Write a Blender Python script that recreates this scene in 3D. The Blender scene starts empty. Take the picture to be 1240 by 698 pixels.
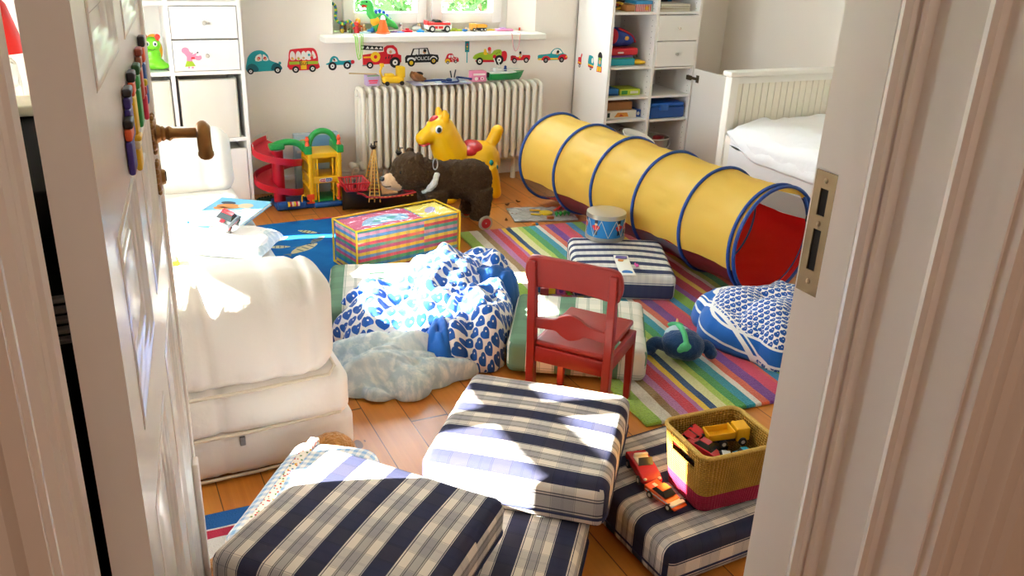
import bpy, bmesh, math, random
from math import sin, cos, pi, radians, atan2, hypot, sqrt
from mathutils import Vector, Matrix, noise
random.seed(7)
SC = bpy.context.scene
COL = SC.collection

# ------------------------------------------------------------------ colour / materials
def lin(h):
    if isinstance(h, str):
        h = h.lstrip('#'); c = [int(h[i:i+2], 16)/255 for i in (0, 2, 4)]
    else:
        c = h
    return tuple((v/12.92 if v <= .04045 else ((v+.055)/1.055)**2.4) for v in c) + (1,)

class S:
    """a shader value with arithmetic"""
    T = None
    def __init__(s, k): s.k = k
    @staticmethod
    def op(o, *a, clamp=False):
        n = S.T.nodes.new('ShaderNodeMath'); n.operation = o; n.use_clamp = clamp
        for i, v in enumerate(a):
            if isinstance(v, S): S.T.links.new(v.k, n.inputs[i])
            else: n.inputs[i].default_value = float(v)
        return S(n.outputs[0])
    def __add__(a, b): return S.op('ADD', a, b)
    def __radd__(a, b): return S.op('ADD', b, a)
    def __sub__(a, b): return S.op('SUBTRACT', a, b)
    def __rsub__(a, b): return S.op('SUBTRACT', b, a)
    def __mul__(a, b): return S.op('MULTIPLY', a, b)
    def __rmul__(a, b): return S.op('MULTIPLY', b, a)
    def __truediv__(a, b): return S.op('DIVIDE', a, b)
    def __lt__(a, b): return S.op('LESS_THAN', a, b)
    def __gt__(a, b): return S.op('GREATER_THAN', a, b)
def fl(a): return S.op('FLOOR', a)
def fr(a): return S.op('FRACT', a)
def ab(a): return S.op('ABSOLUTE', a)
def sn(a): return S.op('SINE', a)
def mxm(a, b): return S.op('MAXIMUM', a, b)
def mnm(a, b): return S.op('MINIMUM', a, b)
def band(x, lo, hi): return (x > lo)*(x < hi)
def mix(f, a, b, mode='MIX'):
    n = S.T.nodes.new('ShaderNodeMix'); n.data_type = 'RGBA'; n.blend_type = mode
    for nm, v in ((0, f), (6, a), (7, b)):
        if isinstance(v, S): S.T.links.new(v.k, n.inputs[nm])
        elif nm == 0: n.inputs[0].default_value = float(v)
        else: n.inputs[nm].default_value = lin(v) if not (isinstance(v, tuple) and len(v) == 4) else v
    return S(n.outputs[2])
def coords(kind='Object'):
    n = S.T.nodes.new('ShaderNodeTexCoord')
    s = S.T.nodes.new('ShaderNodeSeparateXYZ'); S.T.links.new(n.outputs[kind], s.inputs[0])
    return S(s.outputs[0]), S(s.outputs[1]), S(s.outputs[2])
def comb(x, y, z=0.0):
    n = S.T.nodes.new('ShaderNodeCombineXYZ')
    for i, v in enumerate((x, y, z)):
        if isinstance(v, S): S.T.links.new(v.k, n.inputs[i])
        else: n.inputs[i].default_value = v
    return S(n.outputs[0])
def nz(scale, detail=2, vec=None, rough=.5):
    n = S.T.nodes.new('ShaderNodeTexNoise'); n.inputs['Scale'].default_value = scale
    n.inputs['Detail'].default_value = detail; n.inputs['Roughness'].default_value = rough
    if vec is None:
        t = S.T.nodes.new('ShaderNodeTexCoord'); S.T.links.new(t.outputs['Object'], n.inputs['Vector'])
    else: S.T.links.new(vec.k, n.inputs['Vector'])
    return S(n.outputs[0])
def wn(x):
    n = S.T.nodes.new('ShaderNodeTexWhiteNoise'); n.noise_dimensions = '1D'
    S.T.links.new(x.k, n.inputs['W']); return S(n.outputs[0])
def ramp(x, stops, const=True):
    n = S.T.nodes.new('ShaderNodeValToRGB'); n.color_ramp.interpolation = 'CONSTANT' if const else 'LINEAR'
    e = n.color_ramp.elements
    while len(e) < len(stops): e.new(.5)
    for i, (p, c) in enumerate(stops): e[i].position = p; e[i].color = lin(c)
    S.T.links.new(x.k, n.inputs[0]); return S(n.outputs[0])

MATS = {}
def mat(name, col='#888888', rough=.55, metal=0., spec=.5, var=0., vscale=8, bump=0., bscale=40, bdetail=3, fn=None,
        trans=0., alpha=1., sheen=0., coat=0., emis=0., bheight=None, subsurf=0., transl=0.):
    if name in MATS: return MATS[name]
    m = bpy.data.materials.new(name); m.use_nodes = True; t = m.node_tree; S.T = t
    b = t.nodes['Principled BSDF']; out = t.nodes['Material Output']
    b.inputs['Roughness'].default_value = rough; b.inputs['Metallic'].default_value = metal
    b.inputs['Specular IOR Level'].default_value = spec
    b.inputs['Sheen Weight'].default_value = sheen; b.inputs['Coat Weight'].default_value = coat
    b.inputs['Transmission Weight'].default_value = trans; b.inputs['Alpha'].default_value = alpha
    if emis:
        b.inputs['Emission Color'].default_value = lin(col); b.inputs['Emission Strength'].default_value = emis
    if fn:
        c = fn()
    elif var:
        n = nz(vscale, 4); f = S.op('MULTIPLY', n - .5, var*2)
        c = mix(1.0, lin(col), comb(f+1.0, f+1.0, f+1.0), 'MULTIPLY')
    else: c = None
    if c is None: b.inputs['Base Color'].default_value = lin(col)
    else: t.links.new(c.k, b.inputs['Base Color'])
    if bump:
        h = nz(bscale, bdetail) if bheight is None else bheight()
        bn = t.nodes.new('ShaderNodeBump'); bn.inputs['Strength'].default_value = bump; bn.inputs['Distance'].default_value = .01
        t.links.new(h.k, bn.inputs['Height']); t.links.new(bn.outputs[0], b.inputs['Normal'])
    if transl:
        tr = t.nodes.new('ShaderNodeBsdfTranslucent'); mx = t.nodes.new('ShaderNodeMixShader'); mx.inputs[0].default_value = transl
        if c is None: tr.inputs[0].default_value = lin(col)
        else: t.links.new(c.k, tr.inputs[0])
        t.links.new(b.outputs[0], mx.inputs[1]); t.links.new(tr.outputs[0], mx.inputs[2]); t.links.new(mx.outputs[0], out.inputs[0])
    MATS[name] = m
    return m
def plastic(c, rough=.35): return mat('plastic_%s' % c.strip('#'), c, rough, spec=.5)
def flat(c): return mat('print_%s' % c.strip('#'), c, .6, spec=.3)
def cloth(c, bump=.25): return mat('cloth_%s' % c.strip('#'), c, .9, spec=.15, var=.05, vscale=12, bump=bump, bscale=60, sheen=.2)

# ------------------------------------------------------------------ mesh builder
def rotz(a): return Matrix.Rotation(a, 4, 'Z')
def TR(x=0, y=0, z=0, rx=0, ry=0, rz=0): return Matrix.Translation((x, y, z)) @ Matrix.Rotation(rz, 4, 'Z') @ Matrix.Rotation(ry, 4, 'Y') @ Matrix.Rotation(rx, 4, 'X')
def catmull(P, n=6, closed=True):
    P = [Vector(p) for p in P]; o = []; N = len(P)
    rng = range(N) if closed else range(N-1)
    for i in rng:
        g = lambda k: P[k % N] if closed else P[max(0, min(N-1, k))]
        a, b, c, d = g(i-1), g(i), g(i+1), g(i+2)
        for k in range(n):
            t = k/n
            o.append(.5*((2*b)+(c-a)*t+(2*a-5*b+4*c-d)*t*t+(3*b-a-3*c+d)*t**3))
    if not closed: o.append(P[-1])
    return o
class MB:
    def __init__(s): s.v = []; s.f = []; s.m = []; s.uv = {}; s.M = Matrix.Identity(4); s.mi = 0
    def add(s, vs, fs, mi=None, uvs=None):
        b = len(s.v); s.v += [s.M @ Vector(p) for p in vs]
        for i, f in enumerate(fs):
            if uvs: s.uv[len(s.f)] = uvs[i]
            s.f.append(tuple(b+k for k in f)); s.m.append(s.mi if mi is None else mi)
    def box(s, x0, y0, z0, x1, y1, z1, mi=None):
        s.add([(x0,y0,z0),(x1,y0,z0),(x1,y1,z0),(x0,y1,z0),(x0,y0,z1),(x1,y0,z1),(x1,y1,z1),(x0,y1,z1)],
              [(0,3,2,1),(4,5,6,7),(0,1,5,4),(1,2,6,5),(2,3,7,6),(3,0,4,7)], mi)
    def rbox(s, x0, y0, z0, x1, y1, z1, r=.01, n=3, mi=None, seg=(1,1,1), warp=None):
        """rounded box: grid cube mapped onto inner box + radius"""
        c = Vector(((x0+x1)/2, (y0+y1)/2, (z0+z1)/2)); h = Vector((abs(x1-x0)/2, abs(y1-y0)/2, abs(z1-z0)/2)); r = min(r, min(h)*.999)
        def ax(H, k):
            inner = H-r; L = [-(inner+r*math.tan(pi/4*(1-i/n))) for i in range(n)]
            L += [-inner+2*inner*i/k for i in range(k+1)] + [inner+r*math.tan(pi/4*(i+1)/n) for i in range(n)]
            return L
        A = [ax(h[i], seg[i]) for i in range(3)]
        idx = {}; vs = []
        def V(i, j, k):
            key = (i, j, k)
            if key not in idx:
                p = Vector((A[0][i], A[1][j], A[2][k])); q = Vector([max(-(h[t]-r), min(h[t]-r, p[t])) for t in range(3)]); d = p-q
                if d.length > 1e-9: p = q+d.normalized()*r
                p = p+c
                if warp: p = Vector(warp(p))
                idx[key] = len(vs); vs.append(p)
            return idx[key]
        fs = []; n0, n1, n2 = len(A[0])-1, len(A[1])-1, len(A[2])-1
        for i in range(n0):
            for j in range(n1):
                fs.append((V(i,j,0), V(i,j+1,0), V(i+1,j+1,0), V(i+1,j,0))); fs.append((V(i,j,n2), V(i+1,j,n2), V(i+1,j+1,n2), V(i,j+1,n2)))
        for i in range(n0):
            for k in range(n2):
                fs.append((V(i,0,k), V(i+1,0,k), V(i+1,0,k+1), V(i,0,k+1))); fs.append((V(i,n1,k), V(i,n1,k+1), V(i+1,n1,k+1), V(i+1,n1,k)))
        for j in range(n1):
            for k in range(n2):
                fs.append((V(0,j,k), V(0,j,k+1), V(0,j+1,k+1), V(0,j+1,k))); fs.append((V(n0,j,k), V(n0,j+1,k), V(n0,j+1,k+1), V(n0,j,k+1)))
        s.add(vs, fs, mi)
    def tube(s, P, r, seg=10, closed=False, mi=None, caps=True):
        P = [Vector(p) for p in P]; N = len(P); R = r if isinstance(r, (list, tuple)) else [r]*N
        vs = []; fs = []; up = None
        for i in range(N):
            if closed: t = P[(i+1) % N]-P[i-1]
            else: t = P[min(i+1, N-1)]-P[max(i-1, 0)]
            t.normalize()
            if up is None:
                up = t.orthogonal().normalized()
            else:
                up = up - t*up.dot(t)
                up = up.normalized() if up.length > 1e-6 else t.orthogonal().normalized()
            w = t.cross(up)
            for k in range(seg):
                a = 2*pi*k/seg; vs.append(P[i]+(up*cos(a)+w*sin(a))*R[i])
        for i in range(N if closed else N-1):
            j = (i+1) % N
            for k in range(seg):
                k2 = (k+1) % seg; fs.append((i*seg+k, i*seg+k2, j*seg+k2, j*seg+k))
        if not closed and caps:
            fs.append(tuple(range(seg))[::-1]); fs.append(tuple((N-1)*seg+k for k in range(seg)))
        s.add(vs, fs, mi)
    def lathe(s, prof, seg=20, mi=None, cap=True):
        """profile [(r,z)] about z"""
        vs = []; fs = []; n = len(prof)
        for k in range(seg):
            a = 2*pi*k/seg
            for r, z in prof: vs.append((r*cos(a), r*sin(a), z))
        for k in range(seg):
            k2 = (k+1) % seg
            for i in range(n-1): fs.append((k*n+i, k2*n+i, k2*n+i+1, k*n+i+1))
        cap = cap and (abs(prof[0][0]-prof[-1][0])+abs(prof[0][1]-prof[-1][1])) > 1e-6
        if cap and prof[0][0] > 1e-6: fs.append(tuple(k*n for k in range(seg))[::-1])
        if cap and prof[-1][0] > 1e-6: fs.append(tuple(k*n+n-1 for k in range(seg)))
        s.add(vs, fs, mi)
    def ell(s, c, r, seg=16, rings=10, mi=None, rot=None):
        if not isinstance(r, (tuple, list)): r = (r, r, r)
        R = rot if rot is not None else Matrix.Identity(3); c = Vector(c)
        vs = [c+R @ Vector((0, 0, -r[2]))]; fs = []
        for i in range(1, rings):
            t = -pi/2+pi*i/rings
            for k in range(seg):
                a = 2*pi*k/seg; vs.append(c+R @ Vector((r[0]*cos(t)*cos(a), r[1]*cos(t)*sin(a), r[2]*sin(t))))
        vs.append(c+R @ Vector((0, 0, r[2]))); L = len(vs)-1
        for k in range(seg): fs.append((0, 1+(k+1) % seg, 1+k)); fs.append((L, L-seg+k, L-seg+(k+1) % seg))
        for i in range(rings-2):
            for k in range(seg):
                k2 = (k+1) % seg; a = 1+i*seg; fs.append((a+k, a+k2, a+seg+k2, a+seg+k))
        s.add(vs, fs, mi)
    def prism(s, poly, z0, z1, mi=None):
        n = len(poly); A = sum(poly[i][0]*poly[(i+1) % n][1]-poly[(i+1) % n][0]*poly[i][1] for i in range(n))
        if A < 0: poly = poly[::-1]
        vs = [(p[0], p[1], z0) for p in poly]+[(p[0], p[1], z1) for p in poly]
        fs = [tuple(range(n))[::-1], tuple(range(n, 2*n))]+[(i, (i+1) % n, n+(i+1) % n, n+i) for i in range(n)]
        s.add(vs, fs, mi)
    def build(s, name, mats, parent=None, smooth=True, angle=38, loc=None, rz=0):
        me = bpy.data.meshes.new(name); me.from_pydata(s.v, [], s.f); me.update()
        ms = mats if isinstance(mats, (list, tuple)) else [mats]
        for m in ms: me.materials.append(m)
        me.polygons.foreach_set('material_index', [min(k, len(ms)-1) for k in s.m])
        if s.uv:
            u = me.uv_layers.new(name='UVMap')
            for p in me.polygons:
                q = s.uv.get(p.index)
                if q:
                    for k, li in enumerate(p.loop_indices): u.data[li].uv = q[k]
        if smooth:
            me.polygons.foreach_set('use_smooth', [True]*len(me.polygons)); me.set_sharp_from_angle(angle=radians(angle))
        o = bpy.data.objects.new(name, me); COL.objects.link(o)
        if parent: o.parent = parent
        if loc: o.location = loc
        if rz: o.rotation_euler[2] = rz
        return o
def uvmap(o, f):
    """f(co, normal) -> (u, v)"""
    me = o.data; u = me.uv_layers.new(name='UVMap') if not me.uv_layers else me.uv_layers[0]
    for p in me.polygons:
        for li in p.loop_indices: u.data[li].uv = f(me.vertices[me.loops[li].vertex_index].co, p.normal)
def thing(name, label, cat, loc=(0,0,0), rz=0, group=None):
    o = bpy.data.objects.new(name, None); COL.objects.link(o); o.empty_display_size = .05
    o.location = loc; o.rotation_euler = (0, 0, rz); o['label'] = label; o['category'] = cat
    if group: o['group'] = group
    return o
def tag(o, label, cat, group=None):
    o['label'] = label; o['category'] = cat
    if group: o['group'] = group
    return o
def struct(o): o['kind'] = 'structure'; return o
def quick(name, mats, f, parent=None, **k):
    b = MB(); f(b); return b.build(name, mats, parent, **k)
def kids(o): return list(o.children)
def copytree(o, parent=None):
    c = o.copy(); COL.objects.link(c); c.parent = parent
    for ch in list(o.children): copytree(ch, c)
    return c
def blob(b, voxel=.006, smooth=6, disp=0, dscale=60):
    """weld overlapping closed shapes into one skin; returns a new MB"""
    o = b.build('tmp', mat('tmp_m'))
    m = o.modifiers.new('r', 'REMESH'); m.mode = 'VOXEL'; m.voxel_size = voxel
    if smooth:
        m2 = o.modifiers.new('s', 'SMOOTH'); m2.iterations = smooth; m2.factor = .5
    dg = bpy.context.evaluated_depsgraph_get(); ev = o.evaluated_get(dg); me = ev.to_mesh()
    n = MB(); vs = []
    for v in me.vertices:
        p = v.co.copy()
        if disp: p += v.normal*disp*noise.noise(p*dscale)
        vs.append(p)
    n.add(vs, [tuple(p.vertices) for p in me.polygons])
    ev.to_mesh_clear(); md = o.data; bpy.data.objects.remove(o); bpy.data.meshes.remove(md)
    return n
def text_mb(body, size, depth=.0005, M=Matrix.Identity(4)):
    cu = bpy.data.curves.new('t', 'FONT'); cu.body = body; cu.size = size; cu.extrude = depth; cu.align_x = 'CENTER'; cu.align_y = 'CENTER'
    o = bpy.data.objects.new('t', cu); COL.objects.link(o)
    dg = bpy.context.evaluated_depsgraph_get(); me = o.evaluated_get(dg).to_mesh()
    vs = [M @ v.co for v in me.vertices]; fs = [tuple(p.vertices) for p in me.polygons]
    o.evaluated_get(dg).to_mesh_clear(); bpy.data.objects.remove(o); bpy.data.curves.remove(cu)
    return vs, fs
SKY, SUN, SUNH, SUNE, HALL, ROOM, EXPO = 15.0, 85.0, 12.5, 28.0, 10.0, 0.0, 0.66
# ------------------------------------------------------------------ camera
def make_camera():
    pit, yaw, rol = radians(22.65), radians(26.8), radians(2.48)
    fw = Vector((sin(yaw)*cos(pit), cos(yaw)*cos(pit), -sin(pit))); r = Vector((cos(yaw), -sin(yaw), 0)); u = r.cross(fw)
    r2 = r*cos(rol)+u*sin(rol); u2 = -r*sin(rol)+u*cos(rol)
    cd = bpy.data.cameras.new('camera'); o = bpy.data.objects.new('camera', cd); COL.objects.link(o)
    m = Matrix.Identity(4)
    for i in range(3): m[i][0] = r2[i]; m[i][1] = u2[i]; m[i][2] = -fw[i]
    m[2][3] = 1.42; o.matrix_world = m
    cd.sensor_width = 36; cd.lens = 36*1060/1240; cd.clip_start = .01
    SC.camera = o
make_camera()

# ------------------------------------------------------------------ setting materials
M_WALL = mat('painted_plaster', '#f3e9df', .85, spec=.2, var=.02, vscale=5, bump=.06, bscale=90)
M_CEIL = mat('ceiling_paint', '#f4efe8', .9)
M_TRIM = mat('gloss_paint', '#efe7e1', .32, spec=.5, var=.015, vscale=12, bump=.05, bscale=18)
M_DOOR = mat('door_gloss_paint', '#efe9e5', .22, spec=.5, var=.02, vscale=7, bump=.05, bscale=12)
M_WHITE = mat('white_laminate', '#f0ece8', .45, spec=.4, var=.01)
M_WINF = mat('window_frame_paint', '#f4f0ea', .35)
def planks():
    x, y, z = coords('Object')
    k = fl((x+5)/.118); f = fr((x+5)/.118); t = wn(k)
    g = nz(1, 6, comb(x*55, y*2.2+t*9, t*40.0), .6); g2 = nz(1, 3, comb(x*14, y*1.1+t*3, t*17.0))
    c = mix(g, '#93480f', '#cf8536'); c = mix((g2-.35)*.9, c, '#aa5a1a'); c = mix(t*.4, c, '#d0903f')
    kn = S.T.nodes.new('ShaderNodeTexVoronoi'); kn.inputs['Scale'].default_value = 1.0
    S.T.links.new(comb(x*5.5, y*2.6, t*3.0).k, kn.inputs['Vector']); kd = S(kn.outputs['Distance'])
    c = mix((kd < .07)*.8, c, '#4a2410')
    gap = (ab(f-.5) > .487)
    end = (fr((y+t*3.1)/1.7) < .004)
    return mix(mxm(gap, end)*.85, c, '#2c160a')
M_FLOOR = mat('pine_floorboards', rough=.33, spec=.45, fn=planks, bump=.04, bscale=30)

# ------------------------------------------------------------------ room shell
RX0, RX1, RY0, RY1, RH = -.80, 3.87, .82, 4.731, 2.6
OX0, OX1, FY0 = -.057, .85, .545
struct(quick('floor', M_FLOOR, lambda b: b.box(-1.6, -2.2, -.08, RX1+.25, RY1+.3, 0), smooth=False))
struct(quick('ceiling', M_CEIL, lambda b: (b.box(RX0-.2, FY0, RH, RX1+.25, RY1+.26, RH+.1), b.box(-1.6, -2.2, RH, RX1+.25, FY0, RH+.1)), smooth=False))
WX0, WX1, WZ0, WZ1 = 1.300, 2.345, .835, 2.15
def wb(b):
    A, B = 1.258, 2.466   # splayed reveals
    b.prism([(RX0, RY1), (A, RY1), (WX0, RY1+.13), (WX0, RY1+.26), (RX0, RY1+.26)], 0, RH); b.prism([(B, RY1), (RX1, RY1), (RX1, RY1+.26), (WX1, RY1+.26), (WX1, RY1+.13)], 0, RH)
    b.prism([(A, RY1), (B, RY1), (WX1, RY1+.13), (WX1, RY1+.26), (WX0, RY1+.26), (WX0, RY1+.13)], 0, WZ0-.03); b.prism([(A, RY1), (B, RY1), (WX1, RY1+.13), (WX1, RY1+.26), (WX0, RY1+.26), (WX0, RY1+.13)], WZ1, RH)
struct(quick('wall_back', M_WALL, wb, smooth=False))
struct(quick('wall_right', M_WALL, lambda b: b.box(RX1, RY0-.2, 0, RX1+.2, RY1+.26, RH), smooth=False))
LW = [(1.70, 2.72), (2.92, 4.40)]; LZ0, LZ1 = .78, 1.80
def wl(b):
    ys = [RY0-.2, LW[0][0], LW[0][1], LW[1][0], LW[1][1], RY1+.26]
    for i in (0, 2, 4): b.box(RX0-.2, ys[i], 0, RX0, ys[i+1], RH)
    for a, c in LW: b.box(RX0-.2, a, 0, RX0, c, LZ0); b.box(RX0-.2, a, LZ1, RX0, c, RH)
struct(quick('wall_left', M_WALL, wl, smooth=False))

def wf(b):
    b.box(-1.6, FY0, 0, OX0-.05, RY0, RH); b.box(OX1+.05, FY0, 0, RX1+.2, RY0, RH); b.box(OX0-.05, FY0, 2.1, OX1+.05, RY0, RH)
struct(quick('wall_front', M_WALL, wf, smooth=False))
def wh(b):
    b.box(-1.6, -2.2, 0, -1.5, FY0, RH); b.box(2.3, -2.2, 0, 2.4, FY0, RH); b.box(-1.6, -2.3, 0, 2.4, -2.2, RH)
struct(quick('wall_hall', mat('hall_paint', '#b79f84', .85), wh, smooth=False))
def bb(b):
    for x0, x1 in ((RX0, RX1),):
        b.prism([(x0, RY1), (x0, RY1-.018), (x1, RY1-.018), (x1, RY1)], 0, .062)
        b.box(x0, RY1-.024, .062, x1, RY1, .07); b.box(x0, RY1-.014, .07, x1, RY1, .085)
struct(quick('baseboard_back', M_TRIM, bb, smooth=False))
struct(quick('baseboard_right', M_TRIM, lambda b: (b.box(RX1-.018, RY0, 0, RX1, RY1, .07), b.box(RX1-.012, RY0, .07, RX1, RY1, .085)), smooth=False))

# ------------------------------------------------------------------ windows
def glassmat():
    m = bpy.data.materials.new('window_glass'); m.use_nodes = True; t = m.node_tree; t.nodes.clear()
    o = t.nodes.new('ShaderNodeOutputMaterial'); a = t.nodes.new('ShaderNodeBsdfTransparent'); g = t.nodes.new('ShaderNodeBsdfGlossy')
    g.inputs['Roughness'].default_value = .03; x = t.nodes.new('ShaderNodeMixShader'); x.inputs[0].default_value = .05
    a.inputs[0].default_value = (.97, .985, .97, 1)
    t.links.new(a.outputs[0], x.inputs[1]); t.links.new(g.outputs[0], x.inputs[2]); t.links.new(x.outputs[0], o.inputs[0]); return m
M_GLASS = glassmat()
def frame(b, x0, x1, z0, z1, w, y0, y1, wb_=None):
    """rectangular frame in the xz plane"""
    wb_ = wb_ or w
    b.rbox(x0, y0, z0, x0+w, y1, z1, .006, 2); b.rbox(x1-w, y0, z0, x1, y1, z1, .006, 2)
    b.rbox(x0+w-.004, y0, z0, x1-w+.004, y1, z0+wb_, .006, 2); b.rbox(x0+w-.004, y0, z1-w, x1-w+.004, y1, z1, .006, 2)
win = struct(quick('window_1', M_WINF, lambda b: (frame(b, WX0, WX1, WZ0, WZ1, .055, RY1+.13, RY1+.24), b.rbox(1.825, RY1+.12, WZ0, 1.865, RY1+.24, WZ1, .008, 2))))
for x0, x1 in ((WX0+.05, 1.829), (1.861, WX1-.05)):
    o = quick('sash', M_WINF, lambda b: (frame(b, x0, x1, .875, WZ1-.04, .06, RY1+.10, RY1+.15), frame(b, x0+.05, x1-.05, .915, WZ1-.09, .018, RY1+.115, RY1+.16)), win)
    quick('pane', M_GLASS, lambda b: b.box(x0+.055, RY1+.13, .92, x1-.055, RY1+.134, WZ1-.095), o, smooth=False)
quick('window_handle', mat('handle_grey', '#cfcac2', .4), lambda b: (b.rbox(1.835, RY1+.085, 1.2, 1.855, RY1+.10, 1.27, .004), b.rbox(1.84, RY1+.06, 1.23, 1.85, RY1+.09, 1.24, .003), b.rbox(1.838, RY1+.055, 1.13, 1.852, RY1+.068, 1.245, .005)), win)
struct(quick('trim_1', mat('sill_paint', '#f3eee7', .3), lambda b: b.rbox(1.188, RY1-.105, .80, 2.43+.06, RY1+.135, .835, .008, 3)))
for i, (a, c) in enumerate(LW):
    w = MB(); X = RX0-.14
    for y0, y1 in ((a, a+.05), (c-.05, c), ((2.10, 2.18) if i == 0 else (3.72, 4.02))): w.box(X, y0, LZ0, X+.06, y1, LZ1)  # second window's mullion is broadened to keep sun off the foam bag
    if i == 0: w.box(X, a, 1.215, X+.06, c, 1.285); w.box(X, 2.30, 1.30, X+.06, c, LZ1); w.box(X, a, LZ0, X+.06, 1.85, 1.10)  # transom, then two added panels that trim the sun patches
    else: w.box(X, 4.0, 1.13, X+.06, c, LZ1)  # added panel, blocks sun through the upper end pane
    w.box(X, a, LZ0, X+.06, c, LZ0+.06); w.box(X, a, LZ1-.06, X+.06, c, LZ1)
    o = struct(w.build('window_%d' % (i+2), M_WINF, smooth=False))
    quick('pane', M_GLASS, lambda b: b.box(X+.028, a+.03, LZ0+.03, X+.032, c-.03, LZ1-.03), o, smooth=False)

struct(quick('added_canopy', M_WINF, lambda b: [b.prism([(RX0-.2, LW[0][0]-.3), (RX0-.2, LW[1][1]+.3), (RX0-.95, LW[1][1]+.3), (RX0-.95, LW[0][0]-.3)], 1.87, 1.90)], smooth=False))   # unseen canopy over the side windows, added to block the higher sun
# ------------------------------------------------------------------ doorway lining (both sides share one moulded profile)
def lining(side):
    # depth y, protrusion d (towards the opening)
    prof = [(.822, -.01), (.822, .0), (.778, .0), (.777, .006), (.735, .006), (.7335, .0), (.729, .0), (.727, .013), (.719, .017), (.711, .013), (.707, .004), (.703, .004),
            (.701, .009), (.697, .006), (.693, -.006), (.628, -.006), (.626, .002), (.622, .009), (.615, .011), (.609, .007), (.606, -.002), (.56, -.002), (.557, .004), (.545, .004), (.545, -.05), (.822, -.05)]
    X = OX1 if side > 0 else OX0
    b = MB(); b.prism([(X-side*d, y) for y, d in prof], 0, 2.1)
    return struct(b.build('trim_2' if side > 0 else 'trim_3', M_TRIM, angle=30))
linR = lining(1); linL = lining(-1)
struct(quick('trim_4', M_TRIM, lambda b: b.box(OX0-.05, FY0, 2.08, OX1+.05, RY0, 2.1), smooth=False))
def casing(side, y, out):
    # architrave on a wall face: offsets from the opening edge, thickness
    X = OX1 if side > 0 else OX0
    p = [(0, .0), (0, .014), (.012, .018), (.02, .012), (.03, .012), (.034, .02), (.045, .026), (.056, .02), (.06, .014), (.105, .014), (.11, .024), (.125, .028), (.135, .02), (.14, .0)]
    b = MB(); b.prism([(X+side*a, y+out*t) for a, t in p], 0, 2.18)
    return b
struct(casing(1, FY0, -1).build('trim_5', M_TRIM, angle=30)); struct(casing(-1, FY0, -1).build('trim_6', M_TRIM, angle=30))
# strike plate let into the lining on the lock side
M_STEEL = mat('worn_steel', '#8d7a5e', .45, metal=.75, var=.2, vscale=40, bump=.1)
M_DARK = mat('dark_recess', '#15110d', .9)
sp = thing('strike_plate', 'worn steel lock strike plate with two slots set in the white doorway lining', 'strike plate', (OX1, .797, .98))
def spf(b):
    x0, x1 = -.0030, 0
    b.box(x0, -.017, -.005, x1, .020, .028); b.box(x0, -.017, .085, x1, .020, .104); b.box(x0, -.017, .140, x1, .020, .162)
    for z0, z1 in ((.028, .085), (.104, .140)): b.box(x0, -.017, z0, x1, -.006, z1); b.box(x0, .008, z0, x1, .020, z1)
quick('plate', M_STEEL, spf, sp, smooth=False)
quick('slot', M_DARK, lambda b: (b.box(-.0012, -.006, .028, -.0006, .008, .085), b.box(-.0012, -.006, .104, -.0006, .008, .140)), sp, smooth=False)
for z in (.012, .093, .151):
    quick('screw', M_STEEL, lambda b: b.ell((-.003, .001, z), (.0012, .004, .004), 10, 6), sp)

# ------------------------------------------------------------------ door leaf
DP = Vector((.004, .80, 0)); DA = atan2(.82, .1045); DW, DT = .827, .039
door = struct(bpy.data.objects.new('door_1', None)); COL.objects.link(door); door.location = DP; door.rotation_euler = (0, 0, DA)
# local: x along the leaf, y = thickness (0 visible face, + hidden side)
def leaf(b):
    P = [(.095, .365), (.475, .745)]; Z = [(.13, .80), (.90, 1.12), (1.26, 1.93)]
    xs = [0, .095, .365, .475, .745, DW]; zs = [.01, .13, .80, .90, 1.12, 1.26, 1.93, 2.05]
    for i in (0, 2, 4): b.box(xs[i], 0, .01, xs[i+1], DT, 2.05)
    for x0, x1 in P:
        for i in (0, 2, 4, 6): b.box(x0, 0, zs[i], x1, DT, zs[i+1])
        for z0, z1 in Z:
            b.box(x0, .011, z0, x1, DT-.012, z1)
            prof = [(0, .003), (0, -.0005), (.004, -.002), (.009, -.0015), (.013, .001), (.018, .002), (.022, .005), (.030, .006), (.036, .010), (.040, .012)]
            vs = []; n = len(prof)
            for d, h in prof: vs += [(x0+d, h, z0+d), (x1-d, h, z0+d), (x1-d, h, z1-d), (x0+d, h, z1-d)]
            b.add(vs, [(4*i+k, 4*i+(k+1) % 4, 4*i+4+(k+1) % 4, 4*i+4+k) for i in range(n-1) for k in range(4)])
            m = .060; b.rbox(x0+m, .006, z0+m, x1-m, .02, z1-m, .004, 2)
    b.rbox(DW-.004, -.006, .01, DW+.016, .012, 2.05, .004, 2)     # closing lip
quick('door_panel', M_DOOR, leaf, door)
quick('kick_strip', M_TRIM, lambda b: b.rbox(DW-.04, -.012, .01, DW-.006, 0, .40, .004, 2), door)
M_BRASS = mat('aged_brass', '#8a6238', .38, metal=.85, var=.25, vscale=50, bump=.15, bscale=80)
hz_, hx = 1.066, .785
def plate_f(b, z, r):
    b.M = TR(hx, 0, z, rx=pi/2)
    b.lathe([(r, 0), (r, .004), (r*.8, .008), (r*.55, .008), (r*.45, .014), (0, .014)], 20)
    for k in range(10):
        a = 2*pi*k/10; b.ell((r*cos(a), r*sin(a), .003), (.006, .006, .004), 8, 6)
    b.M = Matrix.Identity(4)
ros = quick('rosette', M_BRASS, lambda b: plate_f(b, hz_, .030), door)
key = quick('keyhole_plate', M_BRASS, lambda b: plate_f(b, hz_-.075, .026), door)
quick('keyhole', M_DARK, lambda b: b.box(hx-.003, -.0155, hz_-.082, hx+.003, -.0135, hz_-.066), key, smooth=False)
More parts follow.
